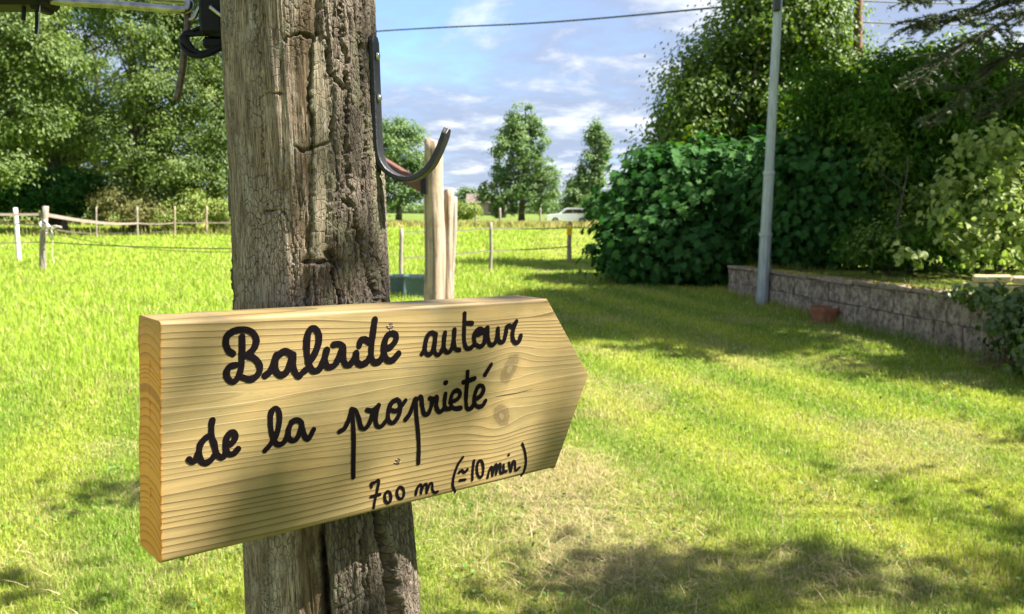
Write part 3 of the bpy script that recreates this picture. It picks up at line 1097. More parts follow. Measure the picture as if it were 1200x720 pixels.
for word, wpx, strokes in WORDS:
    mb = MB()
    for (ox, oy, sc), pts in strokes:
        pix = [(ox + x / sc, oy + y / sc) for x, y in pts]
        q = catmull([on_sign(*p) for p in pix], 7)
        keep = np.concatenate([[True], np.linalg.norm(np.diff(q, axis=0), axis=1) > 1e-5])
        q = q[keep]
        c = np.mean(pix, axis=0)
        d = ray(*c)
        kd = (PD - O_).dot(Nn) / d.dot(Nn)
        hwid = 0.5 * wpx / F * kd * 0.95
        tg = np.gradient(q, axis=0)
        tg /= np.linalg.norm(tg, axis=1)[:, None] + 1e-12
        nn = np.stack([-tg[:, 1], tg[:, 0]], 1)
        k = len(q)
        s_ = np.arange(k) * 1.0
        wv_ = hwid * (0.88 + 0.20 * vnoise(s_ / 6.0 + si * 7.7, s_ * 0, 91) + 0.10 * vnoise(s_ / 1.3 + si * 3.1, s_ * 0, 92))
        z0 = lift + (si % 9) * 0.000022
        P = np.concatenate([sign_w(q[:, 0] + nn[:, 0] * wv_, q[:, 1] + nn[:, 1] * wv_, np.full(k, z0)),
                            sign_w(q[:, 0], q[:, 1], np.full(k, z0 + 0.00002)),
                            sign_w(q[:, 0] - nn[:, 0] * wv_, q[:, 1] - nn[:, 1] * wv_, np.full(k, z0))])
        mb.add(P, [[i, k + i, k + i + 1, i + 1] for i in range(k - 1)] + [[k + i, 2 * k + i, 2 * k + i + 1, k + i + 1] for i in range(k - 1)])
        for e, sgn in ((0, -1), (k - 1, 1)):
            a0 = math.atan2(nn[e, 1], nn[e, 0])
            an = a0 - sgn * np.linspace(0, math.pi, 9)
            P = sign_w(np.append(q[e, 0], q[e, 0] + wv_[e] * np.cos(an)), np.append(q[e, 1], q[e, 1] + wv_[e] * np.sin(an)),
                       np.append(z0 + 0.00012, np.full(9, z0)))
            mb.add(P, None, [[0, i + 1, i + 2] for i in range(8)])
        si += 1
    o = mb.build("lettering", INK, sign)
    o['label'] = 'handwritten black "%s"' % word

# two countersunk screws with a torn rim
screw_m = simple_mat("dull_screw", (0.20, 0.16, 0.12), 0.45, 0.8)
torn_m = simple_mat("torn_wood", (0.36, 0.25, 0.12), 0.8, 0, 0.3, 400)
hole_m = simple_mat("screw_hole_shade", (0.035, 0.018, 0.010), 0.9)  # flat dark disc, the shade inside a sunk hole put in as colour
for (sx, sy) in ((457.5, 382.5), (466, 541)):
    u0, v0 = on_sign(sx, sy)
    mb = MB()
    k = 14
    th = np.arange(k) * 2 * math.pi / k
    for (r1, z1, r2, z2) in ((0.0, 0.0004, 0.0031, 0.0004),):
        P = sign_w(np.append(u0, u0 + r2 * np.cos(th)), np.append(v0, v0 + r2 * np.sin(th)), np.append(z1, np.full(k, z2)))
        mb.add(P, None, [[0, 1 + i, 1 + (i + 1) % k] for i in range(k)])
    hole = mb.build("screw_hole", hole_m, sign)
    mb = MB()
    P = sign_w(np.append(u0 + .0003, u0 + .0003 + 0.0016 * np.cos(th)), np.append(v0 - .0002, v0 - .0002 + 0.0016 * np.sin(th)), np.append(0.0009, np.full(k, 0.0006)))
    mb.add(P, None, [[0, 1 + i, 1 + (i + 1) % k] for i in range(k)])
    mb.build("screw", screw_m, sign)
    mb = MB()
    rg = random.Random(int(sx))
    for q in range(4):
        a = rg.uniform(0, 2 * math.pi)
        r = rg.uniform(0.0022, 0.0034)
        cu, cv2 = u0 + r * math.cos(a), v0 + r * math.sin(a)
        mb.box(sign_w(cu, cv2, 0.0006), (rg.uniform(0.001, 0.0024), 0.0006, 0.0009), ax=np.array([U, Wv, Nn]), bev=0.0001)
    mb.build("splinter", torn_m, sign)

# ------------------------------------------------------------------ iron hook on the right of the post
IRON = simple_mat("black_painted_iron", (0.008, 0.008, 0.010), 0.5, 0.0, 0.4, 220, 0.25)
STEEL = simple_mat("worn_steel", (0.34, 0.34, 0.35), 0.28, 1.0, 0.25, 160, 0.1)
hookp = [(437.5, 43), (438.5, 60), (440, 100), (441.5, 140), (443, 172), (446, 187), (453, 199), (465, 207), (479, 210), (492, 206), (504, 196), (512, 183), (519, 167), (524.5, 151)]
HY = POST_Y - 0.012
q = np.array([at(px, py, HY) for px, py in catmull(hookp, 5)])
k = len(q)
tg = np.gradient(q, axis=0)
tg /= np.linalg.norm(tg, axis=1)[:, None]
wdir = np.array([0.12, 1.0, 0.0])
wdir /= np.linalg.norm(wdir)
# the bar twists a little so that its flat side opens towards us in the bend
nn = np.cross(tg, wdir)
nn /= np.linalg.norm(nn, axis=1)[:, None]
wr = np.cross(nn, tg)
ht, hwid = 0.0027, 0.0105
prof = np.array([(-ht, -hwid + .001), (-ht + .001, -hwid), (ht - .001, -hwid), (ht, -hwid + .001), (ht, hwid - .001), (ht - .001, hwid), (-ht + .001, hwid), (-ht, hwid - .001)])
t_ = np.linspace(0, 1, k)
taper = np.where(t_ > .97, 1 - 0.45 * (t_ - .97) / .03, np.where(t_ < .03, 0.6 + 0.4 * t_ / .03, 1.0))
V = (q[:, None, :] + nn[:, None, :] * prof[None, :, 0, None] + wr[:, None, :] * (prof[None, :, 1] * taper[:, None])[..., None]).reshape(-1, 3)
mb = MB()
mb.add(V, np.concatenate([grid_quads(k, 8, True), [[0, 1, 2, 3], [0, 3, 4, 7], [4, 5, 6, 7], [8 * k - 8, 8 * k - 7, 8 * k - 6, 8 * k - 5], [8 * k - 8, 8 * k - 5, 8 * k - 4, 8 * k - 1], [8 * k - 4, 8 * k - 3, 8 * k - 2, 8 * k - 1]]]))
hook = empty("iron_hook", tuple(q[0]), "black flat iron J-shaped hook screwed to the right side of the big post", "hook")
mb.build("hook_bar", IRON, hook)
for py in (66, 115):
    px = np.interp(py, [p[1] for p in hookp[:6]], [p[0] for p in hookp[:6]])
    c = at(px, py, HY - 0.004) + np.array([0.0022, 0, 0])
    mb = MB()
    rows = []
    for r_, o_ in ((0.0038, 0.0), (0.0038, 0.0012), (0.003, 0.0026), (0.0016, 0.0034), (0.0002, 0.0037)):
        th = np.arange(12) * math.pi / 6
        rows.append(np.stack([np.full(12, c[0] + o_), c[1] + r_ * np.cos(th), c[2] + r_ * np.sin(th)], 1))
    mb.add(np.concatenate(rows), grid_quads(5, 12, True))
    mb.build("screw_head", STEEL, hook, smooth=True)

# ------------------------------------------------------------------ gate latch on the left of the post
BLACK = simple_mat("black_metal", (0.006, 0.006, 0.007), 0.6, 0.0, 0.4, 150, 0.1, 0.2)
CHROME = simple_mat("brushed_metal_rod", (0.30, 0.29, 0.28), 0.32, 1.0, 0.35, 90, 0.15)
LY = POST_Y + 0.02


def pix_tube(mb, pts, wpx, Y, seg=10, m=6, dy=None):
    pts = np.asarray(pts, float)
    Ys = np.full(len(pts), Y) + (0 if dy is None else np.asarray(dy))
    P = np.array([at(a, c, yy) for (a, c), yy in zip(pts, Ys)])
    P = catmull(P, m)
    dd = np.mean([(p[1]) for p in P])
    mb.tube(P, 0.5 * wpx / F * dd, seg)


latch = empty("gate_latch", tuple(at(262, 30, LY)), "black metal latch with a grey rod and ring, fixed left of the big post", "latch")
mb = MB()
pix_tube(mb, [(45, -6), (60, 1), (140, 6), (205, 11.5), (218, 11), (222, 5), (218, 1), (205, 0), (176, -2)], 9.0, LY, 12, dy=[0, 0, 0, 0, 0.002, 0.004, 0.006, 0.008, 0.010])
mb.build("rod", CHROME, latch, smooth=True)
mb = MB()
pix_tube(mb, [(218, -30), (219, 0), (220, 25), (218, 48), (216, 62), (214, 80), (211, 98), (207, 118)], 7.6, LY + 0.012, 10)
mb.build("drop_bar", simple_mat("rusty_bar", (0.11, 0.085, 0.06), 0.5, 0.7, 0.5, 120, 0.3), latch, smooth=True)
mb = MB()
pix_tube(mb, [(222, 24), (228, 20), (233, 10), (240, 5), (250, 5), (262, 14)], 4.6, LY - 0.008, 10)
mb.build("hook_eye", CHROME, latch, smooth=True)
mb = MB()
pix_tube(mb, [(246, 8), (256, 16), (264, 22)], 5.0, LY - 0.020, 8)
mb.build("staple", STEEL, latch, smooth=True)
mb = MB()
c = at(252, 8, LY)
mb.box(c, (0.024, 0.030, 0.058), bev=0.003)
mb.build("latch_block", BLACK, latch)
mb = MB()
# strap loop round the drop bar
loop = [(264, 41), (240, 40), (222, 41), (213, 44), (213, 52), (218, 61), (228, 66), (244, 64), (264, 54)]
P = np.array([at(a, c2, LY - 0.012 + 0.010 * math.sin(i * .8)) for i, (a, c2) in enumerate(loop)])
P = catmull(P, 6)
mb.tube(P, 0.0024, 8)
P2 = P + np.array([0.0, 0.006, 0.0045])
mb.tube(P2, 0.0022, 8)
mb.build("strap_loop", BLACK, latch, smooth=True)
mb = MB()
mb.box(at(258, 52, LY + 0.004), (0.030, 0.022, 0.012), bev=0.003)
pix_tube(mb, [(214, 44), (220, 52), (226, 60), (238, 66)], 9.0, LY - 0.016, 8)
pix_tube(mb, [(226, 36), (236, 32), (248, 33)], 4.0, LY - 0.004, 8)
mb.build("bracket", BLACK, latch, smooth=False)
mb = MB()
mb.box(at(10, -8, LY), (0.085, 0.04, 0.030), bev=0.004)
mb.box(at(48, -6, LY), (0.010, 0.03, 0.034), bev=0.002)
mb.build("lock_case", BLACK, latch)
for px, y1 in ((28, 24), (43, 40)):
    mb = MB()
    pix_tube(mb, [(px, -4), (px, y1 * .5), (px - .5, y1)], 4.5 if px < 40 else 3.6, LY - 0.006, 8)
    mb.build("pin", BLACK, latch)
mb = MB()
pix_tube(mb, [(47, -4), (46.5, 14), (45.5, 30), (44.5, 43)], 1.3, LY - 0.012, 6)
mb.build("wire_clip", STEEL, latch)

# ------------------------------------------------------------------ wood posts at middle distance
PALE, n, b = new_mat("pale_post_wood")
p = n.obj()
f = n.noise(n.mapping(p, (1, 1, 0.06)), 60, 5, 0.6)
f2 = n.noise(p, 9, 4, 0.6)
c = n.ramp(f, [(0.3, (0.15, 0.105, 0.068)), (0.48, (0.36, 0.265, 0.180)), (0.7, (0.44, 0.345, 0.250))])
c = n.mix(n.remap(f2, 0.48, 0.68, 0, 0.75), c, (0.20, 0.145, 0.10))
f4 = n.noise(n.mapping(p, (1, 1, 0.03)), 30, 3, 0.5)
c = n.mix(n.remap(f4, 0.56, 0.64, 0, 0.8), c, (0.10, 0.075, 0.055))
n.link(c, b.inputs['Base Color'])
b.inputs['Roughness'].default_value = 0.85
n.link(n.bump(f, 0.6, 0.01), b.inputs['Normal'])
GREYW, n, b = new_mat("grey_weathered_wood")
p = n.obj()
f = n.noise(n.mapping(p, (1, 1, 0.08)), 70, 5, 0.6)
c = n.ramp(f, [(0.3, (0.12, 0.095, 0.07)), (0.5, (0.25, 0.21, 0.17)), (0.7, (0.36, 0.32, 0.27))])
n.link(c, b.inputs['Base Color'])
b.inputs['Roughness'].default_value = 0.9
n.link(n.bump(f, 0.6, 0.01), b.inputs['Normal'])
REDW = simple_mat("red_brown_wood", (0.10, 0.036, 0.026), 0.75, 0, 0.3, 40)


def rough_post(name, parent, mat, base, top, r0_, r1_, seed, seg=14, rows=26, slant=0.0, wob=0.07, kind="trunk"):
    base, top = np.asarray(base, float), np.asarray(top, float)
    t = np.linspace(0, 1, rows)
    th = np.arange(seg) * 2 * math.pi / seg
    T_, H_ = np.meshgrid(t, th, indexing='ij')
    rr_ = (r0_ + (r1_ - r0_) * T_) * (1 + wob * 2 * (vnoise(H_ * 1.4 + seed, T_ * 5, seed) - .5) + wob * (vnoise(H_ * 3 + seed, T_ * 2, seed + 1) - .5))
    bend = (vnoise(t * 2.2 + seed, t * 0, seed + 5) - .5) * r0_ * 0.7
    X = base[0] + (top[0] - base[0]) * T_ + rr_ * np.cos(H_) + bend[:, None]
    Y = base[1] + (top[1] - base[1]) * T_ + rr_ * np.sin(H_)
    Z = base[2] + (top[2] - base[2]) * T_ + slant * np.cos(H_) * (T_ > .99)
    mb = MB()
    V = np.stack([X, Y, Z], -1).reshape(-1, 3)
    cc = len(V)
    V = np.concatenate([V, [[top[0], top[1], top[2] + 0.01]]])
    mb.add(V, grid_quads(rows, seg, True), [[cc, cc - seg + j, cc - seg + (j + 1) % seg] for j in range(seg)])
    return mb.build(name, mat, parent, smooth=True)


D1 = 7.0
ta, tb = at(511, 166, D1), at(509.5, 352, D1)
x0 = tb[0] + (tb[0] - ta[0]) * (tb[2] / (ta[2] - tb[2]))
pp = empty("wooden_post", (x0, D1, 0), "tall pale peeled post beyond the hook with a red brown brace near its top", "post", "wooden posts behind the sign")
rough_post("trunk", pp, PALE, (x0, D1, -0.05), ta, 0.105, 0.082, 11, slant=-0.035)
mb = MB()
e1, e0 = at(499, 222, D1 - 0.02), at(425, 176, D1 + 0.35)
dv = (e0 - e1) / np.linalg.norm(e0 - e1)
sv_ = np.cross(dv, [0, 0, 1.0])
sv_ /= np.linalg.norm(sv_)
mb.box((e0 + e1) / 2, (np.linalg.norm(e0 - e1), 0.07, 0.085), ax=np.array([dv, sv_, np.cross(sv_, dv) * -1]), bev=0.006)
mb.build("brace", REDW, pp)
mb = MB()
mb.box(at(496.5, 216, D1 - 0.09), (0.05, 0.02, 0.17), bev=0.004)
mb.build("brace_plate", BLACK, pp)
ta = at(524.5, 222, D1 + 0.16)
pp2 = empty("wooden_post", (ta[0] - .01, D1 + 0.16, 0), "shorter pale split post pressed against the tall peeled post", "post", "wooden posts behind the sign")
rough_post("trunk", pp2, PALE, (ta[0] - 0.03, D1 + 0.16, -0.05), ta, 0.050, 0.042, 12, slant=0.01)
ta = at(530, 231, D1 + 0.34)
pp3 = empty("wooden_post", (ta[0] - .01, D1 + 0.34, 0), "thin dark grey post behind the split pale post", "post", "wooden posts behind the sign")
rough_post("trunk", pp3, GREYW, (ta[0] - 0.045, D1 + 0.34, -0.05), ta, 0.040, 0.032, 13)

# ------------------------------------------------------------------ plastic tubs in the grass
TEAL = simple_mat("teal_plastic", (0.060, 0.098, 0.108), 0.5, 0, 0.2, 12)


def tub(px, pyb, wm, hm, lab):
    c = gnd(px, pyb)
    c[2] = float(ground_z(c[0], c[1]))
    o = empty("plastic_tub", tuple(c), lab, "tub", "teal plastic tubs beside the pale post")
    mb = MB()

    def rr(w_, d_, z, r=0.04):
        P = []
        for (sx, sy, a0) in ((1, 1, 0), (-1, 1, 90), (-1, -1, 180), (1, -1, 270)):
            for a in (0, 30, 60, 90):
                P.append([c[0] + sx * (w_ - r) + r * math.cos(R(a0 + a)), c[1] + sy * (d_ - r) + r * math.sin(R(a0 + a)), c[2] + z])
        return P
    lv = [(0.78, 0.0), (1.0, hm), (0.95, hm), (0.74, 0.03)]
    rows = [rr(wm / 2 * s_, wm / 2 * s_ * 0.9, z) for s_, z in lv]
    mb.add(np.concatenate(rows), grid_quads(4, 16, True))
    k = len(rows[0])
    mb.add(rows[3] + [[c[0], c[1], c[2] + 0.03]], None, [[k, i, (i + 1) % k] for i in range(k)])
    mb.build("tub_wall", TEAL, o)
    mb = MB()
    r2 = [rr(wm / 2 * 1.0, wm / 2 * 0.9, hm - .035), rr(wm / 2 * 1.07, wm / 2 * 0.97, hm - .03), rr(wm / 2 * 1.07, wm / 2 * .97, hm + .006), rr(wm / 2 * .96, wm / 2 * .86, hm + .006), rr(wm / 2 * .96, wm / 2 * .86, hm - .02)]
    mb.add(np.concatenate(r2), grid_quads(5, 16, True))
    mb.build("rim", TEAL, o)


tub(467, 349, 0.30, 0.36, "dark teal plastic tub just right of the big post")
tub(489, 352, 0.37, 0.39, "wider teal plastic tub half hidden behind the tall pale post")

# ------------------------------------------------------------------ fences
WHITEP = simple_mat("white_painted_stake", (0.62, 0.57, 0.50), 0.7, 0, 0.2, 18)
TAPE = simple_mat("faded_fence_tape", (0.235, 0.185, 0.150), 0.8, 0, 0.25, 6)
TAPEW = simple_mat("dark_fence_wire", (0.12, 0.10, 0.075), 0.7, 0, 0.25, 6)
ROPE = simple_mat("old_white_rope", (0.55, 0.50, 0.44), 0.9, 0, 0.3, 60)
YELLOW = simple_mat("yellow_plastic", (0.90, 0.58, 0.01), 0.4, 0, 0.1, 10)


def stake(parent, px, pyt, pyb, wpx, mat, seed, Y=None, lean=0.0, name="stake"):
    bs = gnd(px, pyb)
    if Y is not None:
        bs = at(px, pyb, Y)
    tp = at(px + lean, pyt, bs[1])
    r_ = 0.5 * wpx / F * bs[1]
    bs[2] = float(ground_z(bs[0], bs[1])) - 0.05
    return rough_post(name, parent, mat, bs, tp, r_, r_ * .9, seed, seg=8, rows=8, wob=0.05), bs, tp


def tape(parent, a, b_, sag, h, mat, name="tape", th_=0.002):
    a, b_ = np.asarray(a, float), np.asarray(b_, float)
    t = np.linspace(0, 1, 22)
    P = a * (1 - t)[:, None] + b_ * t[:, None]
    P[:, 2] -= sag * 4 * t * (1 - t)
    mb = MB()
    dr = (b_ - a)[:2]
    dr = np.array([-dr[1], dr[0], 0]) / (np.linalg.norm(dr) + 1e-9)
    up = np.array([0, 0, 1.0])
    rows = np.stack([P + dr * th_ + up * h / 2, P - dr * th_ + up * h / 2, P - dr * th_ - up * h / 2, P + dr * th_ - up * h / 2], 1).reshape(-1, 3)
    mb.add(rows, grid_quads(22, 4, True))
    return mb.build(name, mat, parent)


# paddock fence on the left
fa = empty("paddock_fence", tuple(gnd(49, 318)), "tape fence on thin pale stakes round the meadow, left of the big post", "fence")
sP1 = stake(fa, 49.5, 242, 318, 7.6, GREYW, 31, lean=3)
sP0 = stake(fa, 22.5, 244, 308, 5.6, WHITEP, 32, lean=-4.5)
far = [stake(fa, px, yt, yb, wpx, mt, 33 + i, name="stake") for i, (px, yt, yb, wpx, mt) in enumerate(
    ((113, 243, 279, 2.0, GREYW), (161, 243, 278.5, 2.4, GREYW), (205, 242, 277.5, 2.2, PALE), (242, 242, 277, 2.2, PALE), (322, 240, 276, 2.4, PALE)))]
sL = stake(fa, -130, 240, 324, 7, GREYW, 41)
sR = stake(fa, 352, 246, 322, 6, GREYW, 42)


def on(sk, py):
    (_, bs, tp) = sk
    f = np.array([py])
    # point on the stake seen at this row
    best = None
    for t in np.linspace(0, 1, 60):
        q = bs * (1 - t) + tp * t
        d = q - O_
        yy = 360 - F * ((d[1] * sp + d[2] * cp) / (d[1] * cp - d[2] * sp))
        if best is None or abs(yy - py) < best[0]:
            best = (abs(yy - py), q)
    return best[1]


tape(fa, on(sL, 249), on(sP1, 252), 0.02, 0.055, TAPE)
tape(fa, on(sP1, 252), on(far[1], 261.5), 0.10, 0.085, TAPE)
tape(fa, on(far[1], 261.5), on(far[2], 261), 0.05, 0.06, TAPE)
tape(fa, on(far[2], 261), on(far[4], 259), 0.05, 0.05, TAPE)
tape(fa, on(sP0, 262), on(sP1, 263), 0.02, 0.035, TAPE)
tape(fa, at(-90, 262, 24), on(sP0, 262), 0.02, 0.035, TAPE)
tape(fa, on(sL, 286), on(sP1, 284), 0.02, 0.022, TAPEW)
tape(fa, on(sP1, 284), on(sR, 291), 0.06, 0.022, TAPEW)
tape(fa, on(sP1, 268), on(far[0], 274), 0.03, 0.03, TAPEW)
tape(fa, on(far[0], 274), on(far[2], 271), 0.03, 0.03, TAPEW)
tape(fa, on(sP1, 272), on(sR, 290), 0.25, 0.012, TAPEW)
# knotted rope on the corner stake
rp = bpy.data.objects.new("x", None)
bpy.data.objects.remove(rp)
mb = MB()
rg = np.random.default_rng(5)
c0_ = on(sP1, 265)
Y0 = c0_[1] - 0.07
for pts in ([(48, 256), (56, 263), (62, 268), (68, 266), (72, 267)], [(50, 262), (57, 266), (65, 265), (71, 266)], [(46, 260), (53, 270), (57, 274), (60, 280), (60, 282)],
            [(57, 268), (61, 272), (62, 280), (61, 292), (62, 303), (64, 309)], [(52, 268), (47, 264), (50, 258), (55, 262), (55, 268)], [(47, 271), (54, 266), (60, 270), (58, 276), (54, 273)]):
    P = catmull(np.array([at(px, py, Y0 + rg.uniform(-.04, .04)) for px, py in pts]), 5)
    mb.tube(P, 0.016 if pts[-1] != (64, 309) else 0.008, 6)
ro = mb.build("rope", ROPE, None, smooth=True)
tag(ro, "tangle of old white rope knotted round the grey corner stake", "rope")

# fence in the middle, behind the sign tip
fb = empty("meadow_fence", tuple(gnd(575, 320)), "two-strand wire fence on wooden stakes crossing the far meadow in the middle", "fence")
m1 = stake(fb, 575, 261, 320, 4.2, GREYW, 51)
m2 = stake(fb, 667, 260, 309, 5.4, PALE, 52)
m0 = stake(fb, 470, 268, 335, 5.0, GREYW, 53)
m3 = stake(fb, 760, 260, 300, 5.0, GREYW, 54)
for (a, ya, b_, yb) in ((m0, 271, m1, 267.5), (m1, 267.5, m2, 267), (m2, 267, m3, 265), (m0, 302, m1, 293.5), (m1, 293.5, m2, 289)):
    tape(fb, on(a, ya), on(b_, yb), 0.03, 0.026, TAPEW, "strand")
q = on(m2, 271)
mb = MB()
mb.box(q + np.array([0, -0.085, 0.02]), (0.14, 0.06, 0.26), bev=0.02)
mb.tube([q + np.array([0, -0.09, 0.05]), q + np.array([0, -0.16, 0.05])], [0.035, 0.02], 10)
mb.build("insulator", YELLOW, fb)
# stakes of the far boundary, at the road
fc = empty("boundary_fence", tuple(at(586, 254, 80)), "row of small grey stakes with wire along the far edge of the meadow", "fence")
bst = [stake(fc, px, yt, 257.5, wpx, GREYW, 60 + i, Y=80.0) for i, (px, yt, wpx) in enumerate(((450, 244, 2.5), (557, 238, 3), (586, 244, 3.0), (633, 244, 2.2), (686, 247, 3.4), (697, 247, 2.5), (740, 246, 3)))]
for a, b_ in zip(bst[:-1], bst[1:]):
    tape(fc, on(a, 250), on(b_, 250), 0.02, 0.03, TAPEW, "strand", 0.01)

# ------------------------------------------------------------------ retaining wall of concrete blocks
STONE, n, b = new_mat("old_concrete_block")
p = n.pos()
f = n.noise(p, 9, 6, 0.65)
f2 = n.noise(n.mapping(p, (1, 1, 0.75)), 17, 6, 0.72)
f3 = n.noise(p, 70, 4, 0.6)
c = n.ramp(f, [(0.3, (0.200, 0.150, 0.095)), (0.5, (0.350, 0.275, 0.185)), (0.7, (0.48, 0.395, 0.285))])
c = n.mix(n.remap(f2, 0.40, 0.58, 0.85, 0.0), c, (0.070, 0.052, 0.036))
c = n.mix(n.remap(f3, 0.52, 0.7, 0.0, 0.35), c, (0.44, 0.41, 0.36))
oi = n.new('ShaderNodeObjectInfo').outputs['Random']
hs = n.new('ShaderNodeHueSaturation')
n.link(n.math('MULTIPLY_ADD', oi, 0.3, 0.85), hs.inputs['Value'])
n.link(c, hs.inputs['Color'])
n.link(hs.outputs[0], b.inputs['Base Color'])
b.inputs['Roughness'].default_value = 0.95
n.link(n.bump(n.math('ADD', f2, f3), 0.8, 0.02), b.inputs['Normal'])
COPE = simple_mat("coping_stone", (0.215, 0.165, 0.115), 0.95, 0, 0.45, 14, 0.5)
MOSS = simple_mat("yellow_moss", (0.17, 0.145, 0.015), 1.0, 0, 0.4, 40, 0.5)
MORTAR = simple_mat("dark_mortar", (0.13, 0.108, 0.088), 1.0, 0, 0.4, 20, 0.5)
wall = empty("stone_wall", tuple(WALL_A), "low weathered grey block wall under the bushes on the right", "wall")
ax3 = np.array([[wd[0], wd[1], 0], [WN[0], WN[1], 0], [0, 0, 1.0]])
WL = WALL_L + 1.5
rg = np.random.default_rng(17)


def wall_h(sd):
    return WALL_HA + (WALL_HB - WALL_HA) * min(sd / WALL_L, 1.25)


def wall_p(sd, dn, z):
    return np.array([WALL_A[0] + wd[0] * sd + WN[0] * dn, WALL_A[1] + wd[1] * sd + WN[1] * dn, z])


mb = MB()
for a in np.arange(0.02, WL - 0.1, 0.5):
    mb.box(wall_p(a + .25, 0.10, wall_h(a + .25) / 2 - 0.05), (0.499, 0.145, wall_h(a + .25) - 0.02), ax=ax3)
mb.build("mortar", MORTAR, wall)


def rough_box(mb, c, size, seed, bev):
    k0 = mb.n
    mb.box(c, size, bev=bev, ax=ax3)
    v = mb.V[-1]
    g = np.random.default_rng(seed)
    mb.V[-1] = v + g.normal(0, 0.006, v.shape)


for course in range(2):
    sd = -0.02 - (0.22 if course else 0.0)
    sd = 0.0
    first = True
    while sd < WL:
        L = rg.uniform(0.40, 0.52)
        if first and course:
            L *= 0.55
        first = False
        hh = wall_h(sd + L / 2) - 0.055
        z0, z1 = (-0.04, hh * 0.5) if course == 0 else (hh * 0.5, hh)
        mb = MB()
        rough_box(mb, wall_p(sd + L / 2, 0.085 + rg.uniform(-.003, .003), (z0 + z1) / 2), (L - 0.012, 0.17, z1 - z0 - 0.010), int(rg.integers(1e6)), 0.010)
        mb.build("block", STONE, wall)
        sd += L
sd = -0.02
while sd < WL:
    L = rg.uniform(0.38, 0.62)
    hh = wall_h(sd + L / 2)
    mb = MB()
    rough_box(mb, wall_p(sd + L / 2, 0.085 + rg.uniform(-.008, .008), hh - 0.028), (L - 0.014, 0.215, 0.052), int(rg.integers(1e6)), 0.012)
    mb.build("coping", COPE, wall)
    sd += L
# moss cushions on the coping
mb = MB()
for i in range(200):
    sd = rg.uniform(1.55, 2.6) if i < 60 else rg.uniform(0.2, WL)
    r_ = rg.uniform(0.02, 0.055) * (1 if i < 60 else .6)
    c = wall_p(sd, rg.uniform(0.0, 0.12), wall_h(sd) - 0.004)
    mb.lathe(c, [(r_, -0.004), (r_ * .9, 0.010), (r_ * .5, 0.022), (0.001, 0.026)], 8, rg.uniform(0, 3))
tag(mb.build("moss", MOSS, wall, smooth=True), kind='stuff')
# lower sunlit wall on the raised ground
wall2 = empty("garden_wall", tuple(at(1165, 335, 9.2)), "short sunlit beige wall behind the grey block wall at the right edge", "wall")
BEIGE = simple_mat("beige_stone", (0.42, 0.32, 0.20), 0.95, 0, 0.3, 12, 0.5)
a, b_ = at(1128, 327, 9.3), at(1330, 327, 8.6)
dv = (b_ - a)
Lw = np.linalg.norm(dv)
dv /= Lw
ax4 = np.array([dv, [-dv[1], dv[0], 0], [0, 0, 1.0]])
sd, i = 0, 0
while sd < Lw:
    L = rg.uniform(0.28, 0.42)
    for zc, hz_ in ((0.53, 0.17), (0.665, 0.085)):
        mb = MB()
        q = a + dv * (sd + L / 2 + (0.1 if zc > .6 else 0))
        mb.box((q[0], q[1], zc + rg.uniform(-.005, .005)), (L - 0.012, 0.2, hz_ - 0.01), ax=ax4, bev=0.012)
        mb.build("block", BEIGE, wall2)
    sd += L

# ------------------------------------------------------------------ flower pot by the wall
TERRA = simple_mat("terracotta", (0.27, 0.105, 0.050), 0.85, 0, 0.3, 14, 0.3)
SOIL = simple_mat("dark_soil", (0.03, 0.022, 0.015), 1.0, 0, 0.4, 40, 0.5)
pc = gnd(966, 377)
pc[2] = float(ground_z(pc[0], pc[1]))
pot = empty("flower_pot", tuple(pc), "low round terracotta pot on the grass in front of the grey wall", "pot")
mb = MB()
mb.lathe(pc, [(0.12, 0.0), (0.135, 0.01), (0.165, 0.145), (0.178, 0.148), (0.184, 0.20), (0.166, 0.202), (0.158, 0.175), (0.158, 0.17)], 28, sx=1.05)
mb.build("pot_wall", TERRA, pot, smooth=False)
mb = MB()
th = np.arange(20) * math.pi / 10
mb.add(np.concatenate([np.stack([pc[0] + .162 * np.cos(th), pc[1] + .158 * np.sin(th), np.full(20, pc[2] + .174)], 1), [[pc[0], pc[1], pc[2] + .19]]]), None, [[20, i, (i + 1) % 20] for i in range(20)])
mb.build("soil", SOIL, pot)

# ------------------------------------------------------------------ steel lamp pole and overhead lines
GALV, n, b = new_mat("galvanised_steel")
f = n.noise(n.mapping(n.obj(), (1, 1, .25)), 16, 5, 0.6)
n.link(n.ramp(f, [(0.3, (0.255, 0.285, 0.300)), (0.7, (0.385, 0.415, 0.425))]), b.inputs['Base Color'])
b.inputs['Roughness'].default_value = 0.45
b.inputs['Metallic'].default_value = 0.35
PB = gnd(892.5, 358)
PB[2] = float(ground_z(PB[0], PB[1]))
pol = empty("steel_pole", tuple(PB), "tall grey galvanised steel pole with two collars standing before the wall", "pole")


def pole_pt(py):
    px = np.interp(py, [-60, 0, 150, 275, 351], [915.2, 912.0, 904.2, 897.3, 893.0])
    return at(px, py, PB[1])


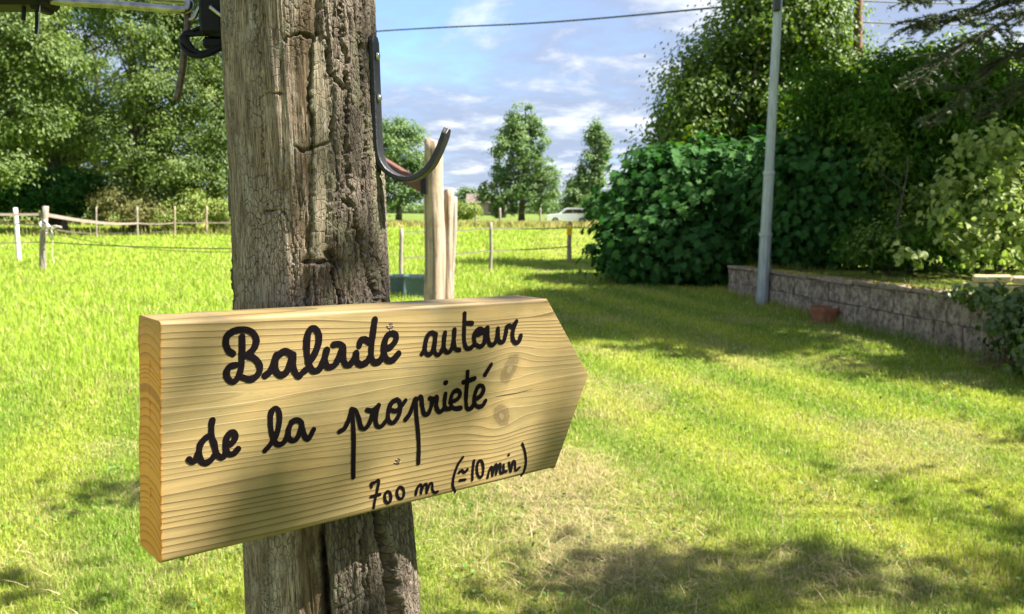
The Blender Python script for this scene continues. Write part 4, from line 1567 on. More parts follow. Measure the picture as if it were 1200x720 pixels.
mb = MB()
rows = []
for (ya, yb, wa, wb, nm) in ((362, 275, 14.0, 13.4, "base_section"), (275, 203, 12.6, 12.2, "middle_section"), (203, -40, 11.0, 8.8, "upper_section")):
    mb = MB()
    a, b_ = pole_pt(ya), pole_pt(yb)
    ra, rb = 0.5 * wa / F * PB[1], 0.5 * wb / F * PB[1]
    for z_, r_ in ((a, ra), (b_, rb)):
        pass
    t = np.linspace(0, 1, 8)
    mb.tube(a * (1 - t)[:, None] + b_ * t[:, None], ra + (rb - ra) * t, 10)
    mb.build(nm, GALV, pol, smooth=False)
for yb, wpx in ((275, 15.2), (203, 13.6)):
    mb = MB()
    c = pole_pt(yb)
    r_ = 0.5 * wpx / F * PB[1]
    mb.lathe(c, [(r_ * .9, -0.03), (r_, -0.025), (r_, 0.025), (r_ * .9, 0.03)], 16)
    mb.build("collar", GALV, pol)
mb = MB()
c = pole_pt(8)
mb.box(c + np.array([-0.04, -0.07, 0.02]), (0.10, 0.10, 0.20), bev=0.015)
mb.build("junction_box", simple_mat("dark_grey_plastic", (0.03, 0.03, 0.032), 0.5), pol)
WOODP = simple_mat("brown_utility_pole_wood", (0.17, 0.085, 0.045), 0.9, 0, 0.3, 20, 0.3)
ub = at(1003, 280, 19)
up_ = empty("utility_pole", (ub[0], 19, 0), "brown wooden utility pole rising behind the tall tree on the right", "pole")
rough_post("pole_shaft", up_, WOODP, (ub[0], 19, -0.1), at(1007, -60, 19), 0.11, 0.085, 71, wob=0.02)
CABLE = simple_mat("dark_cable", (0.02, 0.02, 0.022), 0.6)


def cable(pts, r_, lab, name="overhead_cable"):
    P = catmull(np.array(pts), 10)
    mb = MB()
    mb.tube(P, r_, 6)
    tag(mb.build(name, CABLE, None), lab, "cable")


cable([at(-200, 90, 70), at(150, 58, 48), at(440, 37, 33), at(640, 26.5, 27), at(845, 8.5, 22), at(1006, -9, 19)], 0.026, "overhead cable crossing the sky from the big post to the tall tree")
cable([at(1006, 1, 19), at(1100, 4, 22), at(1260, 4, 27)], 0.02, "upper thin cable in the sky gap right of the tall tree")
cable([at(1007, 26, 19), at(1100, 29, 22), at(1260, 29, 27)], 0.02, "lower thin cable in the sky gap right of the tall tree")

# ------------------------------------------------------------------ vegetation
def leaf_mat(name, dark, mid, light, trans=0.35, rough=0.55, spec=0.4):
    m, n, b = new_mat(name)
    t = n.attr('tint')
    c = n.ramp(t, [(0.05, dark), (0.5, mid), (0.95, light)])
    n.link(c, b.inputs['Base Color'])
    b.inputs['Roughness'].default_value = rough
    b.inputs['Specular IOR Level'].default_value = spec
    tr = n.new('ShaderNodeBsdfTranslucent')
    hs = n.new('ShaderNodeHueSaturation')
    hs.inputs['Saturation'].default_value = 1.15
    hs.inputs['Value'].default_value = 1.5
    n.link(c, hs.inputs['Color'])
    n.link(hs.outputs[0], tr.inputs['Color'])
    mx = n.new('ShaderNodeMixShader')
    mx.inputs[0].default_value = trans
    n.link(b.outputs[0], mx.inputs[1])
    n.link(tr.outputs[0], mx.inputs[2])
    n.link(mx.outputs[0], m.node_tree.nodes['Material Output'].inputs['Surface'])
    return m


BARK = simple_mat("tree_bark", (0.085, 0.065, 0.048), 0.95, 0, 0.4, 14, 0.6)
L_OAK = leaf_mat("leaves_oak", (0.045, 0.075, 0.011), (0.089, 0.139, 0.025), (0.158, 0.209, 0.050))
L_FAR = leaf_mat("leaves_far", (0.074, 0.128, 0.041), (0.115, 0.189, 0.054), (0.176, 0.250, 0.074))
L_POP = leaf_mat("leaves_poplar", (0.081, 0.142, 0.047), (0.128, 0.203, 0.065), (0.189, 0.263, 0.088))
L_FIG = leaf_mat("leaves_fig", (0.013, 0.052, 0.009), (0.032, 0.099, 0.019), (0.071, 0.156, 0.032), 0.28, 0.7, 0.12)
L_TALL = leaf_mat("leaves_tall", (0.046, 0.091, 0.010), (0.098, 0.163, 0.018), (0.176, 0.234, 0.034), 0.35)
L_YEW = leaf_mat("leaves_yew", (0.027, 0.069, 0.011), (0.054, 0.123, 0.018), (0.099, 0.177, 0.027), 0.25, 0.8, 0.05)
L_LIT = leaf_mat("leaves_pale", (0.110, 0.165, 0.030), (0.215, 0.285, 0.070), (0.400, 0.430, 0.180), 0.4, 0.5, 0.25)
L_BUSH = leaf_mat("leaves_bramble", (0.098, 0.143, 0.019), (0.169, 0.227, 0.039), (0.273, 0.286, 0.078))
L_BROWN = leaf_mat("leaves_dry", (0.085, 0.090, 0.022), (0.150, 0.150, 0.040), (0.24, 0.22, 0.075))


def leaves(P, Nrm, Dr, size, tint, aspect=0.6, shape='quad'):
    """leaf blades: base, side, tip, side (folded along the middle)"""
    Nrm = Nrm / (np.linalg.norm(Nrm, axis=1)[:, None] + 1e-9)
    Dr = Dr - Nrm * np.sum(Dr * Nrm, 1)[:, None]
    Dr = Dr / (np.linalg.norm(Dr, axis=1)[:, None] + 1e-9)
    Sd = np.cross(Nrm, Dr)
    s = size[:, None]
    N_ = len(P)
    if shape == 'quad':
        w_ = aspect * 0.5
        V = np.stack([P - Dr * s * .5, P + Sd * s * w_ + Nrm * s * .10, P + Dr * s * .5 - Nrm * s * .08, P - Sd * s * w_ + Nrm * s * .10], 1)
        k = 4
        Q = np.arange(N_)[:, None] * 4 + np.array([0, 1, 2, 3])
        return V.reshape(-1, 3), Q, np.repeat(tint, 4)
    if shape == 'lobed':
        pr = [(-.5, 0), (-.36, .30), (-.08, .50), (.02, .24), (.30, .36), (.26, .14), (.56, 0)]
        full = pr + [(a_, -b2) for a_, b2 in pr[-2:0:-1]]
        L_ = [P + Dr * s * a_ + Sd * s * b2 * aspect + Nrm * s * (0.16 * abs(b2) - 0.10 * max(0, a_)) for a_, b2 in full] + [P + Dr * s * -.02]
        V = np.stack(L_, 1)
        k = len(full)
        Q = np.concatenate([np.arange(N_)[:, None] * (k + 1) + np.array([(2 * j - 1) % k, 2 * j, (2 * j + 1) % k, k]) for j in range(k // 2)])
        return V.reshape(-1, 3), Q, np.repeat(tint, k + 1)
    # broad lobed leaf : 7 points, 3 quads
    w_ = aspect * 0.5
    V = np.stack([P - Dr * s * .5, P - Dr * s * .22 + Sd * s * w_ + Nrm * s * .06, P + Dr * s * .12 + Sd * s * w_ * .9 + Nrm * s * .10,
                  P + Dr * s * .52 - Nrm * s * .12, P + Dr * s * .12 - Sd * s * w_ * .9 + Nrm * s * .10, P - Dr * s * .22 - Sd * s * w_ + Nrm * s * .06, P + Dr * s * .02 - Nrm * s * .02], 1)
    Q = np.concatenate([np.arange(N_)[:, None] * 7 + np.array(q) for q in ([0, 1, 2, 6], [6, 2, 3, 4], [0, 6, 4, 5])])
    return V.reshape(-1, 3), Q, np.repeat(tint, 7)


def crown_points(rg, blobs, ncl, per, cl, inner=0.45):
    """clusters of leaves in a union of ellipsoids; returns positions, outward vectors, cluster tints, cluster centres"""
    blobs = np.asarray(blobs, float)
    wgt = (blobs[:, 3] * blobs[:, 4] + blobs[:, 3] * blobs[:, 5] + blobs[:, 4] * blobs[:, 5])
    bi = rg.choice(len(blobs), ncl, p=wgt / wgt.sum())
    d = rg.normal(size=(ncl, 3))
    d /= np.linalg.norm(d, axis=1)[:, None]
    rr = inner + (1.06 - inner) * rg.random(ncl) ** 0.6
    C_ = blobs[bi, :3] + d * blobs[bi, 3:6] * rr[:, None]
    ctint = rg.random(ncl)
    ci = np.repeat(np.arange(ncl), per)
    sc = cl * (0.6 + 0.8 * rg.random(ncl))
    off = rg.normal(size=(ncl * per, 3)) * np.array([1, 1, 0.62])
    P = C_[ci] + off * sc[ci][:, None]
    out = d[ci] + off * 0.55
    return P, out, ctint[ci], C_, ci


def crown(rg, name, parent, mat, blobs, ncl, per, cl, leaf, aspect=0.6, shape='quad', inner=0.45, up=0.7, droop=0.5, zmin=0.05, tvar=0.5, clip=None, parts=0):
    P, out, ct, C_, ci = crown_points(rg, blobs, ncl, per, cl, inner)
    ok = P[:, 2] > zmin
    if clip is not None:
        ok &= clip(P)
    P, out, ct = P[ok], out[ok], ct[ok]
    N_ = len(P)
    nr_ = out * 0.8 + np.array([0, 0, up]) + rg.normal(size=(N_, 3)) * 0.55
    dr_ = out * 0.6 + rg.normal(size=(N_, 3)) * 0.6 + np.array([0, 0, -droop])
    sz = leaf * (0.65 + 0.7 * rg.random(N_))
    ti = np.clip((1 - tvar) * ct + tvar * rg.random(N_), 0, 1)
    if parts:
        # the leaves that show largest are objects of their own, sharing a few leaf meshes
        pick = np.argsort(np.linalg.norm(P - O_, axis=1) / sz)[:parts]
        tmpl = []
        for t_ in np.linspace(.08, .92, 6):
            v_, q_, a_ = leaves(np.zeros((1, 3)), np.array([[0, 0, 1.0]]), np.array([[1.0, 0, 0]]), np.ones(1), np.array([t_]), aspect, shape)
            lm_ = np_mesh("leaf", v_, q_, attrs={'tint': a_})
            lm_.materials.append(mat)
            tmpl.append(lm_)
        for i in pick:
            nv = Vector(nr_[i]).normalized()
            dv_ = Vector(dr_[i])
            dv_ = (dv_ - nv * dv_.dot(nv)).normalized()
            sv2 = nv.cross(dv_)
            lo_ = bpy.data.objects.new("leaf", tmpl[int(ti[i] * 5.99)])
            COL.objects.link(lo_)
            lo_.parent = parent
            M_ = Matrix((dv_, sv2, nv)).transposed().to_4x4() @ Matrix.Scale(float(sz[i]), 4)
            M_.translation = Vector(P[i]) - parent.location
            lo_.matrix_basis = M_
        rest = np.ones(N_, bool)
        rest[pick] = False
        P, nr_, dr_, sz, ti = P[rest], nr_[rest], dr_[rest], sz[rest], ti[rest]
    V, Q, T_ = leaves(P, nr_, dr_, sz, ti, aspect, shape)
    me = np_mesh(name, V, Q, attrs={'tint': T_})
    co_ = link_mesh(name, me, mat, parent)
    if parts:
        co_['kind'] = 'stuff'
    return co_, C_


def limbs(rg, parent, base, top, r0_, C_, nb=14, name="trunk", lo=0.3, mat=None, seg=8):
    """tapered trunk with limbs that reach into the crown"""
    mb = MB()
    base, top = np.asarray(base, float), np.asarray(top, float)
    t = np.linspace(0, 1, 9)
    H = np.linalg.norm(top - base)
    P = base * (1 - t)[:, None] + top * t[:, None] + np.stack([np.sin(t * 5 + rg.random() * 6) * .02 * H * t, np.cos(t * 4 + rg.random() * 6) * .02 * H * t, 0 * t], 1)
    rad_ = r0_ * (1 - 0.82 * t)
    rad_[0] *= 1.35
    mb.tube(P, rad_, seg)
    pick = rg.choice(len(C_), min(nb, len(C_)), replace=False)
    for j in pick:
        e = C_[j]
        f = np.clip((e[2] - base[2]) / H * 0.75 - 0.08, lo, 0.93)
        s_ = np.array([np.interp(f, t, P[:, q]) for q in range(3)])
        mid_ = s_ * .5 + e * .5 + np.array([0, 0, -0.04 * H]) + rg.normal(size=3) * .03 * H
        B = catmull(np.array([s_, mid_, e]), 5)
        rb = np.interp(f, t, rad_) * 0.5
        mb.tube(B, np.linspace(rb, rb * .15, len(B)), 5, cap=False)
    return mb.build(name, mat or BARK, parent, smooth=True)


def pxb(px, py, Y, rx, ry=None, rz=None):
    """ellipsoid whose centre is seen at a pixel, radii in pixels (x, vertical) and depth in metres"""
    c = at(px, py, Y)
    k = Y / F
    return [c[0], c[1], c[2], rx * k, (ry if ry is not None else rx * k), (rz if rz is not None else rx) * k]


def tree(name, lab, group, px, Y, blobs, mat, seed, r0_, ncl, per, cl, leaf, topf=0.8, nb=16, cat="tree", **kw):
    rg = np.random.default_rng(seed)
    bx_ = at(px, 300, Y)[0]
    bz = float(ground_z(bx_, Y))
    o = empty(name, (bx_, Y, bz), lab, cat, group)
    cr_, C_ = crown(rg, "crown", o, mat, blobs, ncl, per, cl, leaf, **kw)
    ztop = max(b[2] + b[5] for b in blobs)
    limbs(rg, o, (bx_, Y, bz - .1), (bx_ + rg.normal() * .3, Y, bz + (ztop - bz) * topf), r0_, C_, nb)
    return o


# --- the wooded edge on the left
GL = "trees along the left edge of the meadow"
tree("broadleaf_tree", "big leafy tree at the far left, its sunlit boughs hanging over two pale stakes", GL, -30, 33,
     [pxb(-45, 60, 33, 85, 3.0, 80), pxb(20, 130, 32, 44, 1.8, 42), pxb(5, 30, 32, 60, 2.4, 55), pxb(10, 195, 31.5, 26, 1.0, 24), pxb(-60, 180, 32, 60, 2, 50), pxb(55, 75, 32, 34, 1.4, 30)],
     L_OAK, 101, 0.35, 470, 115, 0.31, 0.150, tvar=.35)
tree("broadleaf_tree", "tall dense tree behind the far left boughs with a gap of sky beside it", GL, 70, 46,
     [pxb(70, 20, 46, 62, 3.5, 70), pxb(85, 130, 46, 60, 3, 55), pxb(40, 180, 47, 60, 2.6, 30), pxb(100, -40, 46, 70, 3, 50)],
     L_OAK, 102, 0.45, 430, 115, 0.42, 0.175, tvar=.35)
tree("broadleaf_tree", "leafy tree with pale hanging boughs in the middle of the left wood", GL, 165, 42,
     [pxb(165, 30, 42, 48, 3, 40), pxb(190, 110, 42, 46, 3, 45), pxb(160, 165, 41.5, 40, 2.6, 42), pxb(205, 190, 41, 36, 2, 34), pxb(150, -40, 42, 60, 3, 45), pxb(185, 225, 42, 50, 2, 24)],
     L_OAK, 103, 0.42, 410, 115, 0.38, 0.165, tvar=.35)
tree("broadleaf_tree", "dark tree of the left wood next to the big post", GL, 258, 44,
     [pxb(250, 40, 44, 50, 3, 60), pxb(262, 140, 44, 44, 3, 60), pxb(245, 205, 43.5, 40, 2.5, 36), pxb(270, -50, 44, 60, 3, 50), pxb(300, 100, 46, 50, 3, 80)],
     L_OAK, 104, 0.42, 400, 115, 0.40, 0.165, tvar=.35)
tree("broadleaf_tree", "shadowy tree at the back of the left wood", GL, 120, 56,
     [pxb(115, 165, 56, 75, 3, 60), pxb(60, 225, 64, 100, 3, 36), pxb(215, 170, 57, 80, 3, 70), pxb(20, 150, 57, 70, 3, 70), pxb(200, 60, 57, 50, 3, 60)],
     L_OAK, 105, 0.4, 420, 50, 0.6, 0.30)
for px, yy, rx, rz in ((-10, 222, 60, 30), (70, 226, 66, 28)):
    tree("hedge_shrub", "added shrub, dark-leaved to stand for the deep shade under the left wood, " + ("at the far left edge" if px < 0 else "behind the rope stake"), "shrubs under the left wood", px, 43.5,
         [pxb(px, yy, 43.5, rx, 1.5, rz)], L_FIG, 108 + px % 7, 0.06, 120, 50, 0.3, 0.22, cat="shrub", nb=6)  # gap fill: dark leaf colour stands in for the shade below the crowns
tree("hedge_shrub", "dry olive shrub at the foot of the left wood beside the rope stake", "shrubs under the left wood", 148, 40,
     [pxb(145, 243, 40, 36, 1.2, 20), pxb(125, 238, 40.5, 22, 1.0, 16), pxb(168, 250, 39.5, 22, 1.0, 16)], L_BROWN, 106, 0.06, 90, 60, 0.22, 0.13, cat="shrub", nb=8)
tree("hedge_shrub", "bright green shrub in the meadow corner just left of the big post", "shrubs under the left wood", 232, 41,
     [pxb(225, 243, 41, 36, 1.3, 20), pxb(255, 250, 41, 26, 1.0, 14), pxb(190, 252, 40, 24, 1, 14)], L_BUSH, 107, 0.06, 110, 60, 0.22, 0.13, cat="shrub", nb=8)



def spire(px, Y, ytop, ybot, half, seed, n_=34):
    """upright feathery boughs inside a pointed outline"""
    g = np.random.default_rng(seed)
    o = []
    for _ in range(n_):
        f = g.random() ** .75                       # 0 top .. 1 bottom
        yy = ytop + 14 + f * (ybot - ytop - 20)
        w_ = half * (0.22 + .95 * f) * (1 if f < .8 else 1.25 - .31 * f)
        xx = px + g.uniform(-1, 1) * w_ * .85
        o.append(pxb(xx, yy, Y, g.uniform(4, 8), g.uniform(.5, 1.0), g.uniform(10, 17)))
        o[-1][1] += g.uniform(-1, 1) * w_ * .6 * Y / F
    for dx, t_ in ((0, 0), (-6, 9), (7, 7), (-11, 22), (12, 20)):
        o.append(pxb(px + dx * half / 40, ytop + 12 + t_, Y, 4, .5, 13))
    return o


# --- the trees across the meadow
GM = "trees across the meadow"
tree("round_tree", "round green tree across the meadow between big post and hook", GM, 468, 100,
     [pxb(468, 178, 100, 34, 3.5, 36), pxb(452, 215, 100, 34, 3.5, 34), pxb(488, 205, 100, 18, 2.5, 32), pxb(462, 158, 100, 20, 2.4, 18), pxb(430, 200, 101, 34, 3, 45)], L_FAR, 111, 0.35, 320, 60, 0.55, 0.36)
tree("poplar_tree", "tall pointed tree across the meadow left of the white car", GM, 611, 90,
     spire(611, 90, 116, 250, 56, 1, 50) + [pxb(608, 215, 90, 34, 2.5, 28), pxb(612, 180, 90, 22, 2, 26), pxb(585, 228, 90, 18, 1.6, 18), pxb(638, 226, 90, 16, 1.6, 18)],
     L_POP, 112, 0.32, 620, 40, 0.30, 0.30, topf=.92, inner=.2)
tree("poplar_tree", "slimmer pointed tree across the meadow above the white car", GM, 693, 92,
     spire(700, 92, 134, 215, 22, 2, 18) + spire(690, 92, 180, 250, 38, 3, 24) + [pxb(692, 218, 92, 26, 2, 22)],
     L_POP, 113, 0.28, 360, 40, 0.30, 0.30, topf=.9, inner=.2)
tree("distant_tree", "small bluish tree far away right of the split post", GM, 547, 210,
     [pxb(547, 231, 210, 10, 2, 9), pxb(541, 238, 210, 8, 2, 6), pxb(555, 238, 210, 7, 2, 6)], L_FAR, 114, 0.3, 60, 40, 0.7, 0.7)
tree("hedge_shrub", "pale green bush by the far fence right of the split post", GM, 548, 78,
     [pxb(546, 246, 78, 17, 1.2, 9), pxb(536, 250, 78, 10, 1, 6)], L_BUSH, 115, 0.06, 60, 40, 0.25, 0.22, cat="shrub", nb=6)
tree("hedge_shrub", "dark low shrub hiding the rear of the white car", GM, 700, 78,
     [pxb(696, 246, 78, 13, .8, 12), pxb(712, 240, 78, 14, .8, 16)], L_FIG, 117, 0.05, 80, 40, 0.28, 0.24, cat="shrub", nb=6)  # added where only tree shade covers the car, hence the dark leaves
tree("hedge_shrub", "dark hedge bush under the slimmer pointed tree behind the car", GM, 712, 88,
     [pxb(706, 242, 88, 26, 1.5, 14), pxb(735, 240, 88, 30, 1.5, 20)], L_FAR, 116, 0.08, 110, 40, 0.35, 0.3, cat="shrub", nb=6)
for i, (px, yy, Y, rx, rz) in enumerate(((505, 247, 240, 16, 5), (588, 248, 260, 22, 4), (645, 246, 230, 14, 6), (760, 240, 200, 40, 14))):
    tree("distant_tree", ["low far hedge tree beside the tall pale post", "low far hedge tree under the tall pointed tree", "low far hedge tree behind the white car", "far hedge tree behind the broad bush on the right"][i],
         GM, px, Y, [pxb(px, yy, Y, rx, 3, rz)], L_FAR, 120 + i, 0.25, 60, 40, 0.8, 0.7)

rg = np.random.default_rng(128)
bl = []
for px in range(420, 790, 9):
    bl.append(pxb(px, 246 + rg.uniform(-1.5, 1.5), 170, 9, 3, rg.uniform(4, 7.5)))
P_, o_, c_, C_, ci_ = crown_points(rg, bl, 700, 24, 0.7, .5)
V, Q, T_ = leaves(P_, o_ + rg.normal(size=P_.shape) * .5 + [0, 0, .6], rg.normal(size=P_.shape), .55 * (.6 + .8 * rg.random(len(P_))), .6 * c_ + .4 * rg.random(len(P_)))
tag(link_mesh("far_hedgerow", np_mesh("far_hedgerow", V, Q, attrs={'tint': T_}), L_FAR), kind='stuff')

# --- the right side
GRT = "trees and shrubs behind the grey wall"
tree("tall_tree", "tall leafy tree rising behind the steel pole", GRT, 880, 20,
     [pxb(882, 45, 20, 52, 1.4, 50), pxb(835, 75, 19.8, 34, 1.0, 34), pxb(810, 135, 19.5, 42, 1.2, 40), pxb(880, 120, 20, 75, 1.6, 55), pxb(790, 185, 19.5, 30, 1, 26), pxb(930, 40, 20, 60, 1.5, 60), pxb(915, -50, 20, 66, 1.6, 60), pxb(965, 100, 20.5, 60, 1.6, 50), pxb(965, 0, 20.8, 26, 1.0, 45), pxb(900, 190, 20, 90, 1.5, 40), pxb(985, 95, 19, 26, .8, 30), pxb(1010, 150, 15.2, 26, .5, 36), pxb(955, 165, 15.6, 24, .5, 34), pxb(775, 172, 19.5, 14, .6, 16), pxb(800, 95, 20, 20, .8, 20)],
     L_TALL, 131, 0.20, 1250, 60, 0.25, 0.118, inner=.4, tvar=.5)
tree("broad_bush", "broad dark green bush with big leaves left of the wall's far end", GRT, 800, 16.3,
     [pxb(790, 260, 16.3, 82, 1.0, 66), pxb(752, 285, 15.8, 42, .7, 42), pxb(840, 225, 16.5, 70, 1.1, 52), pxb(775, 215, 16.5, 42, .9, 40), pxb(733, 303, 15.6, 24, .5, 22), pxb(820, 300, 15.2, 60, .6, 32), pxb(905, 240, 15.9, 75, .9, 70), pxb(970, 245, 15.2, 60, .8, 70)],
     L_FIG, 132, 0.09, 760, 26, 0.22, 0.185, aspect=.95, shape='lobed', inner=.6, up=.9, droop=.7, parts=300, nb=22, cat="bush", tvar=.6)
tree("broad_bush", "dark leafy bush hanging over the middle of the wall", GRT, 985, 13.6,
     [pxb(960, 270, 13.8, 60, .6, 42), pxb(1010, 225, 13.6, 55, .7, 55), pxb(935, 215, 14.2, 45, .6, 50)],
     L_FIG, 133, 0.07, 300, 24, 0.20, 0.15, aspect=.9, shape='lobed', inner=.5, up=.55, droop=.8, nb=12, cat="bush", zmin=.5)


def sprays(rg, name, parent, mat, blobs, ncl, per, cl, length, width, hang=0.9, inner=.35, zmin=.6, tvar=.4):
    """feathery conifer twigs: long narrow drooping blades"""
    P, out, ct, C_, ci = crown_points(rg, blobs, ncl, per, cl, inner)
    ok = P[:, 2] > zmin
    P, out, ct = P[ok], out[ok], ct[ok]
    N_ = len(P)
    dr_ = out * 0.5 + rg.normal(size=(N_, 3)) * .45 + np.array([0, 0, -hang])
    nr_ = rg.normal(size=(N_, 3)) * .6 + out * .6 + np.array([0, 0, .5])
    sz = length * (0.6 + 0.8 * rg.random(N_))
    ti = np.clip((1 - tvar) * ct + tvar * rg.random(N_), 0, 1)
    V, Q, T_ = leaves(P, nr_, dr_, sz, ti, width)
    me = np_mesh(name, V, Q, attrs={'tint': T_})
    return link_mesh(name, me, mat, parent), C_


rg = np.random.default_rng(141)
yb = at(1075, 300, 14.0)
yew = empty("yew_tree", (yb[0], 14.0, 0.5), "dark feathery evergreen tree over the wall, in deep shade", "tree", GRT)
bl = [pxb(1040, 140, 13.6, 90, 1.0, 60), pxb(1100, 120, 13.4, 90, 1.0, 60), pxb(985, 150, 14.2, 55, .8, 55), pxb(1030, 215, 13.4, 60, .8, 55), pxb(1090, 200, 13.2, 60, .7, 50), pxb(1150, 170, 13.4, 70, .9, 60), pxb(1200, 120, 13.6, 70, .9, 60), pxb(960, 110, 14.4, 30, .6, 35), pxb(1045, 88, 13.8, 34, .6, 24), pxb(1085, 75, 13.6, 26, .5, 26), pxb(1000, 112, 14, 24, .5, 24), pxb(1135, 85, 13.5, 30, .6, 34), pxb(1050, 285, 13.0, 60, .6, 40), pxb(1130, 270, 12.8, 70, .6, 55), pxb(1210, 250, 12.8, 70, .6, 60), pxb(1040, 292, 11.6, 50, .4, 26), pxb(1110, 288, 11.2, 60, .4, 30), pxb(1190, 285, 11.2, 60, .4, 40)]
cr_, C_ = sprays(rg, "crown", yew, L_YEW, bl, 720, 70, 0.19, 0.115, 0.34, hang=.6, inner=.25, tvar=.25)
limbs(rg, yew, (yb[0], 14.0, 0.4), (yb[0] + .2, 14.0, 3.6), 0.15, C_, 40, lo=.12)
tree("leafy_tree", "leafy green tree filling the gap behind the dark evergreen at the right edge", GRT, 1130, 16.5,
     [pxb(1120, 110, 16.5, 90, 1.0, 60), pxb(1190, 150, 16.5, 80, 1.0, 80), pxb(1040, 130, 17, 70, 1.0, 60), pxb(1150, 220, 16.3, 90, .9, 60)],
     L_TALL, 136, 0.14, 420, 50, 0.24, 0.12, inner=.4)
# a few lighter low boughs of another shrub under it
tree("young_shrub", "small fresh green shrub in the dark under the evergreen", GRT, 1040, 11.4,
     [pxb(1045, 285, 11.4, 30, .3, 22), pxb(1075, 245, 11.6, 22, .3, 30), pxb(1012, 290, 11.4, 16, .3, 16), pxb(1030, 175, 12.4, 22, .3, 30)],
     L_TALL, 134, 0.03, 46, 30, 0.12, 0.075, cat="shrub", nb=10, zmin=.5)
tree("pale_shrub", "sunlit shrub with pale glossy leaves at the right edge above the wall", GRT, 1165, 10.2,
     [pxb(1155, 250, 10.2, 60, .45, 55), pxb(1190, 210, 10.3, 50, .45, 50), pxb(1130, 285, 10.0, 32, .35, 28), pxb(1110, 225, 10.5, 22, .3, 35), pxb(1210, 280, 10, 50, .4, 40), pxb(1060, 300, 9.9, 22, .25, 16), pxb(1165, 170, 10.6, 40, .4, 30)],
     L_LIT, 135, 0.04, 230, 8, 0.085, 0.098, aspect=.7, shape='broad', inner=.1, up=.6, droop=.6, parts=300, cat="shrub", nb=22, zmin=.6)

# the conifer whose bough reaches in at the upper right
L_PINE = leaf_mat("needles_spruce", (0.024, 0.036, 0.014), (0.042, 0.060, 0.022), (0.070, 0.088, 0.036), 0.1, 0.6, 0.3)
TWIG = simple_mat("grey_twig_bark", (0.075, 0.060, 0.050), 0.95, 0, 0.4, 30)
sx_, sy_ = 8.8, 12.4
spr = empty("spruce_tree", (sx_, sy_, 0.45), "spruce reaching a thin needled bough into the sky gap at the upper right", "tree")
rg = np.random.default_rng(151)
mbt = MB()
t = np.linspace(0, 1, 10)
mbt.tube(np.stack([sx_ + 0 * t, sy_ + 0 * t, 0.3 + 10.5 * t], 1), 0.20 * (1 - .93 * t), 10)
NP, ND, NN_ = [], [], []


def bough(pts, r_, ntw, twl, droop):
    P = catmull(np.array(pts), 7)
    mbt.tube(P, np.linspace(r_, r_ * .22, len(P)), 6, cap=False)
    for i in range(ntw):
        f = rg.uniform(0.12, 1.0)
        q = P[min(len(P) - 2, int(f * (len(P) - 1)))]
        tg_ = P[-1] - P[0]
        tg_ = tg_ / np.linalg.norm(tg_)
        side = np.cross(tg_, [0, 0, 1.0]) * rg.choice([-1, 1])
        d_ = tg_ * rg.uniform(.3, 1.0) + side * rg.uniform(.2, 1.0) + np.array([0, 0, rg.uniform(-droop, .25)])
        d_ /= np.linalg.norm(d_)
        L = twl * rg.uniform(.4, 1.1) * (1.1 - .5 * f)
        e = q + d_ * L
        m_ = (q + e) / 2 + np.array([0, 0, .03 * L])
        T_ = catmull(np.array([q, m_, e + np.array([0, 0, -.12 * L])]), 3)
        mbt.tube(T_, np.linspace(.007, .0025, len(T_)), 4, cap=False)
        k_ = int(L / 0.006)
        for s_ in rg.random(k_):
            j = min(len(T_) - 2, int(s_ * (len(T_) - 1)))
            fr_ = s_ * (len(T_) - 1) - j
            NP.append(T_[j] * (1 - fr_) + T_[j + 1] * fr_)
            dd_ = d_ * .8 + rg.normal(size=3) * .7
            ND.append(dd_)
            NN_.append(rg.normal(size=3))


Yb = 8.3
bough([(sx_, sy_, 3.85), at(1215, 2, Yb), at(1150, 16, Yb), at(1100, 26, Yb - .1), at(1075, 32, Yb - .1)], 0.030, 60, 0.55, .35)
bough([(sx_, sy_, 3.6), at(1220, 20, Yb - .3), at(1170, 30, Yb - .4), at(1120, 62, Yb - .5), at(1060, 105, Yb - .6)], 0.026, 60, 0.5, .6)
bough([(sx_, sy_, 3.3), at(1225, 55, Yb), at(1180, 70, Yb - .1), at(1130, 110, Yb - .2), at(1090, 150, Yb - .3)], 0.022, 60, 0.45, .6)
bough([(sx_, sy_, 4.2), at(1230, -30, Yb), at(1160, -22, Yb), at(1100, -2, Yb - .1), at(1060, 2, Yb - .1)], 0.024, 50, 0.5, .4)
bough([(sx_, sy_, 3.0), at(1225, 95, Yb + .2), at(1190, 110, Yb + .2), at(1150, 140, Yb + .1)], 0.02, 50, 0.4, .6)
# the rest of its whorls, outside the picture
for z_ in np.arange(2.6, 10.4, 0.42):
    Lb = 2.1 * (1 - (z_ - 2.0) / 9.2) + .3
    a0 = rg.uniform(0, 6.28)
    for a in np.arange(6) * math.pi / 3 + a0:
        if math.cos(a) < -0.35 and z_ < 5.2:
            continue
        e = np.array([sx_ + Lb * math.cos(a), sy_ + Lb * math.sin(a), z_ - .25 * Lb])
        bough([(sx_, sy_, z_), ((sx_ + e[0]) / 2, (sy_ + e[1]) / 2, z_ - .02), e], 0.022, 16, 0.6, .6)
mbt.build("trunk", TWIG, spr, smooth=True)
NP, ND, NN_ = np.array(NP), np.array(ND), np.array(NN_)
V, Q, T_ = leaves(NP, NN_, ND, 0.075 * (0.6 + .7 * rg.random(len(NP))), rg.random(len(NP)), 0.16)
me = np_mesh("crown", V, Q, attrs={'tint': T_})
link_mesh("crown", me, L_PINE, spr)
print("needles", len(NP))

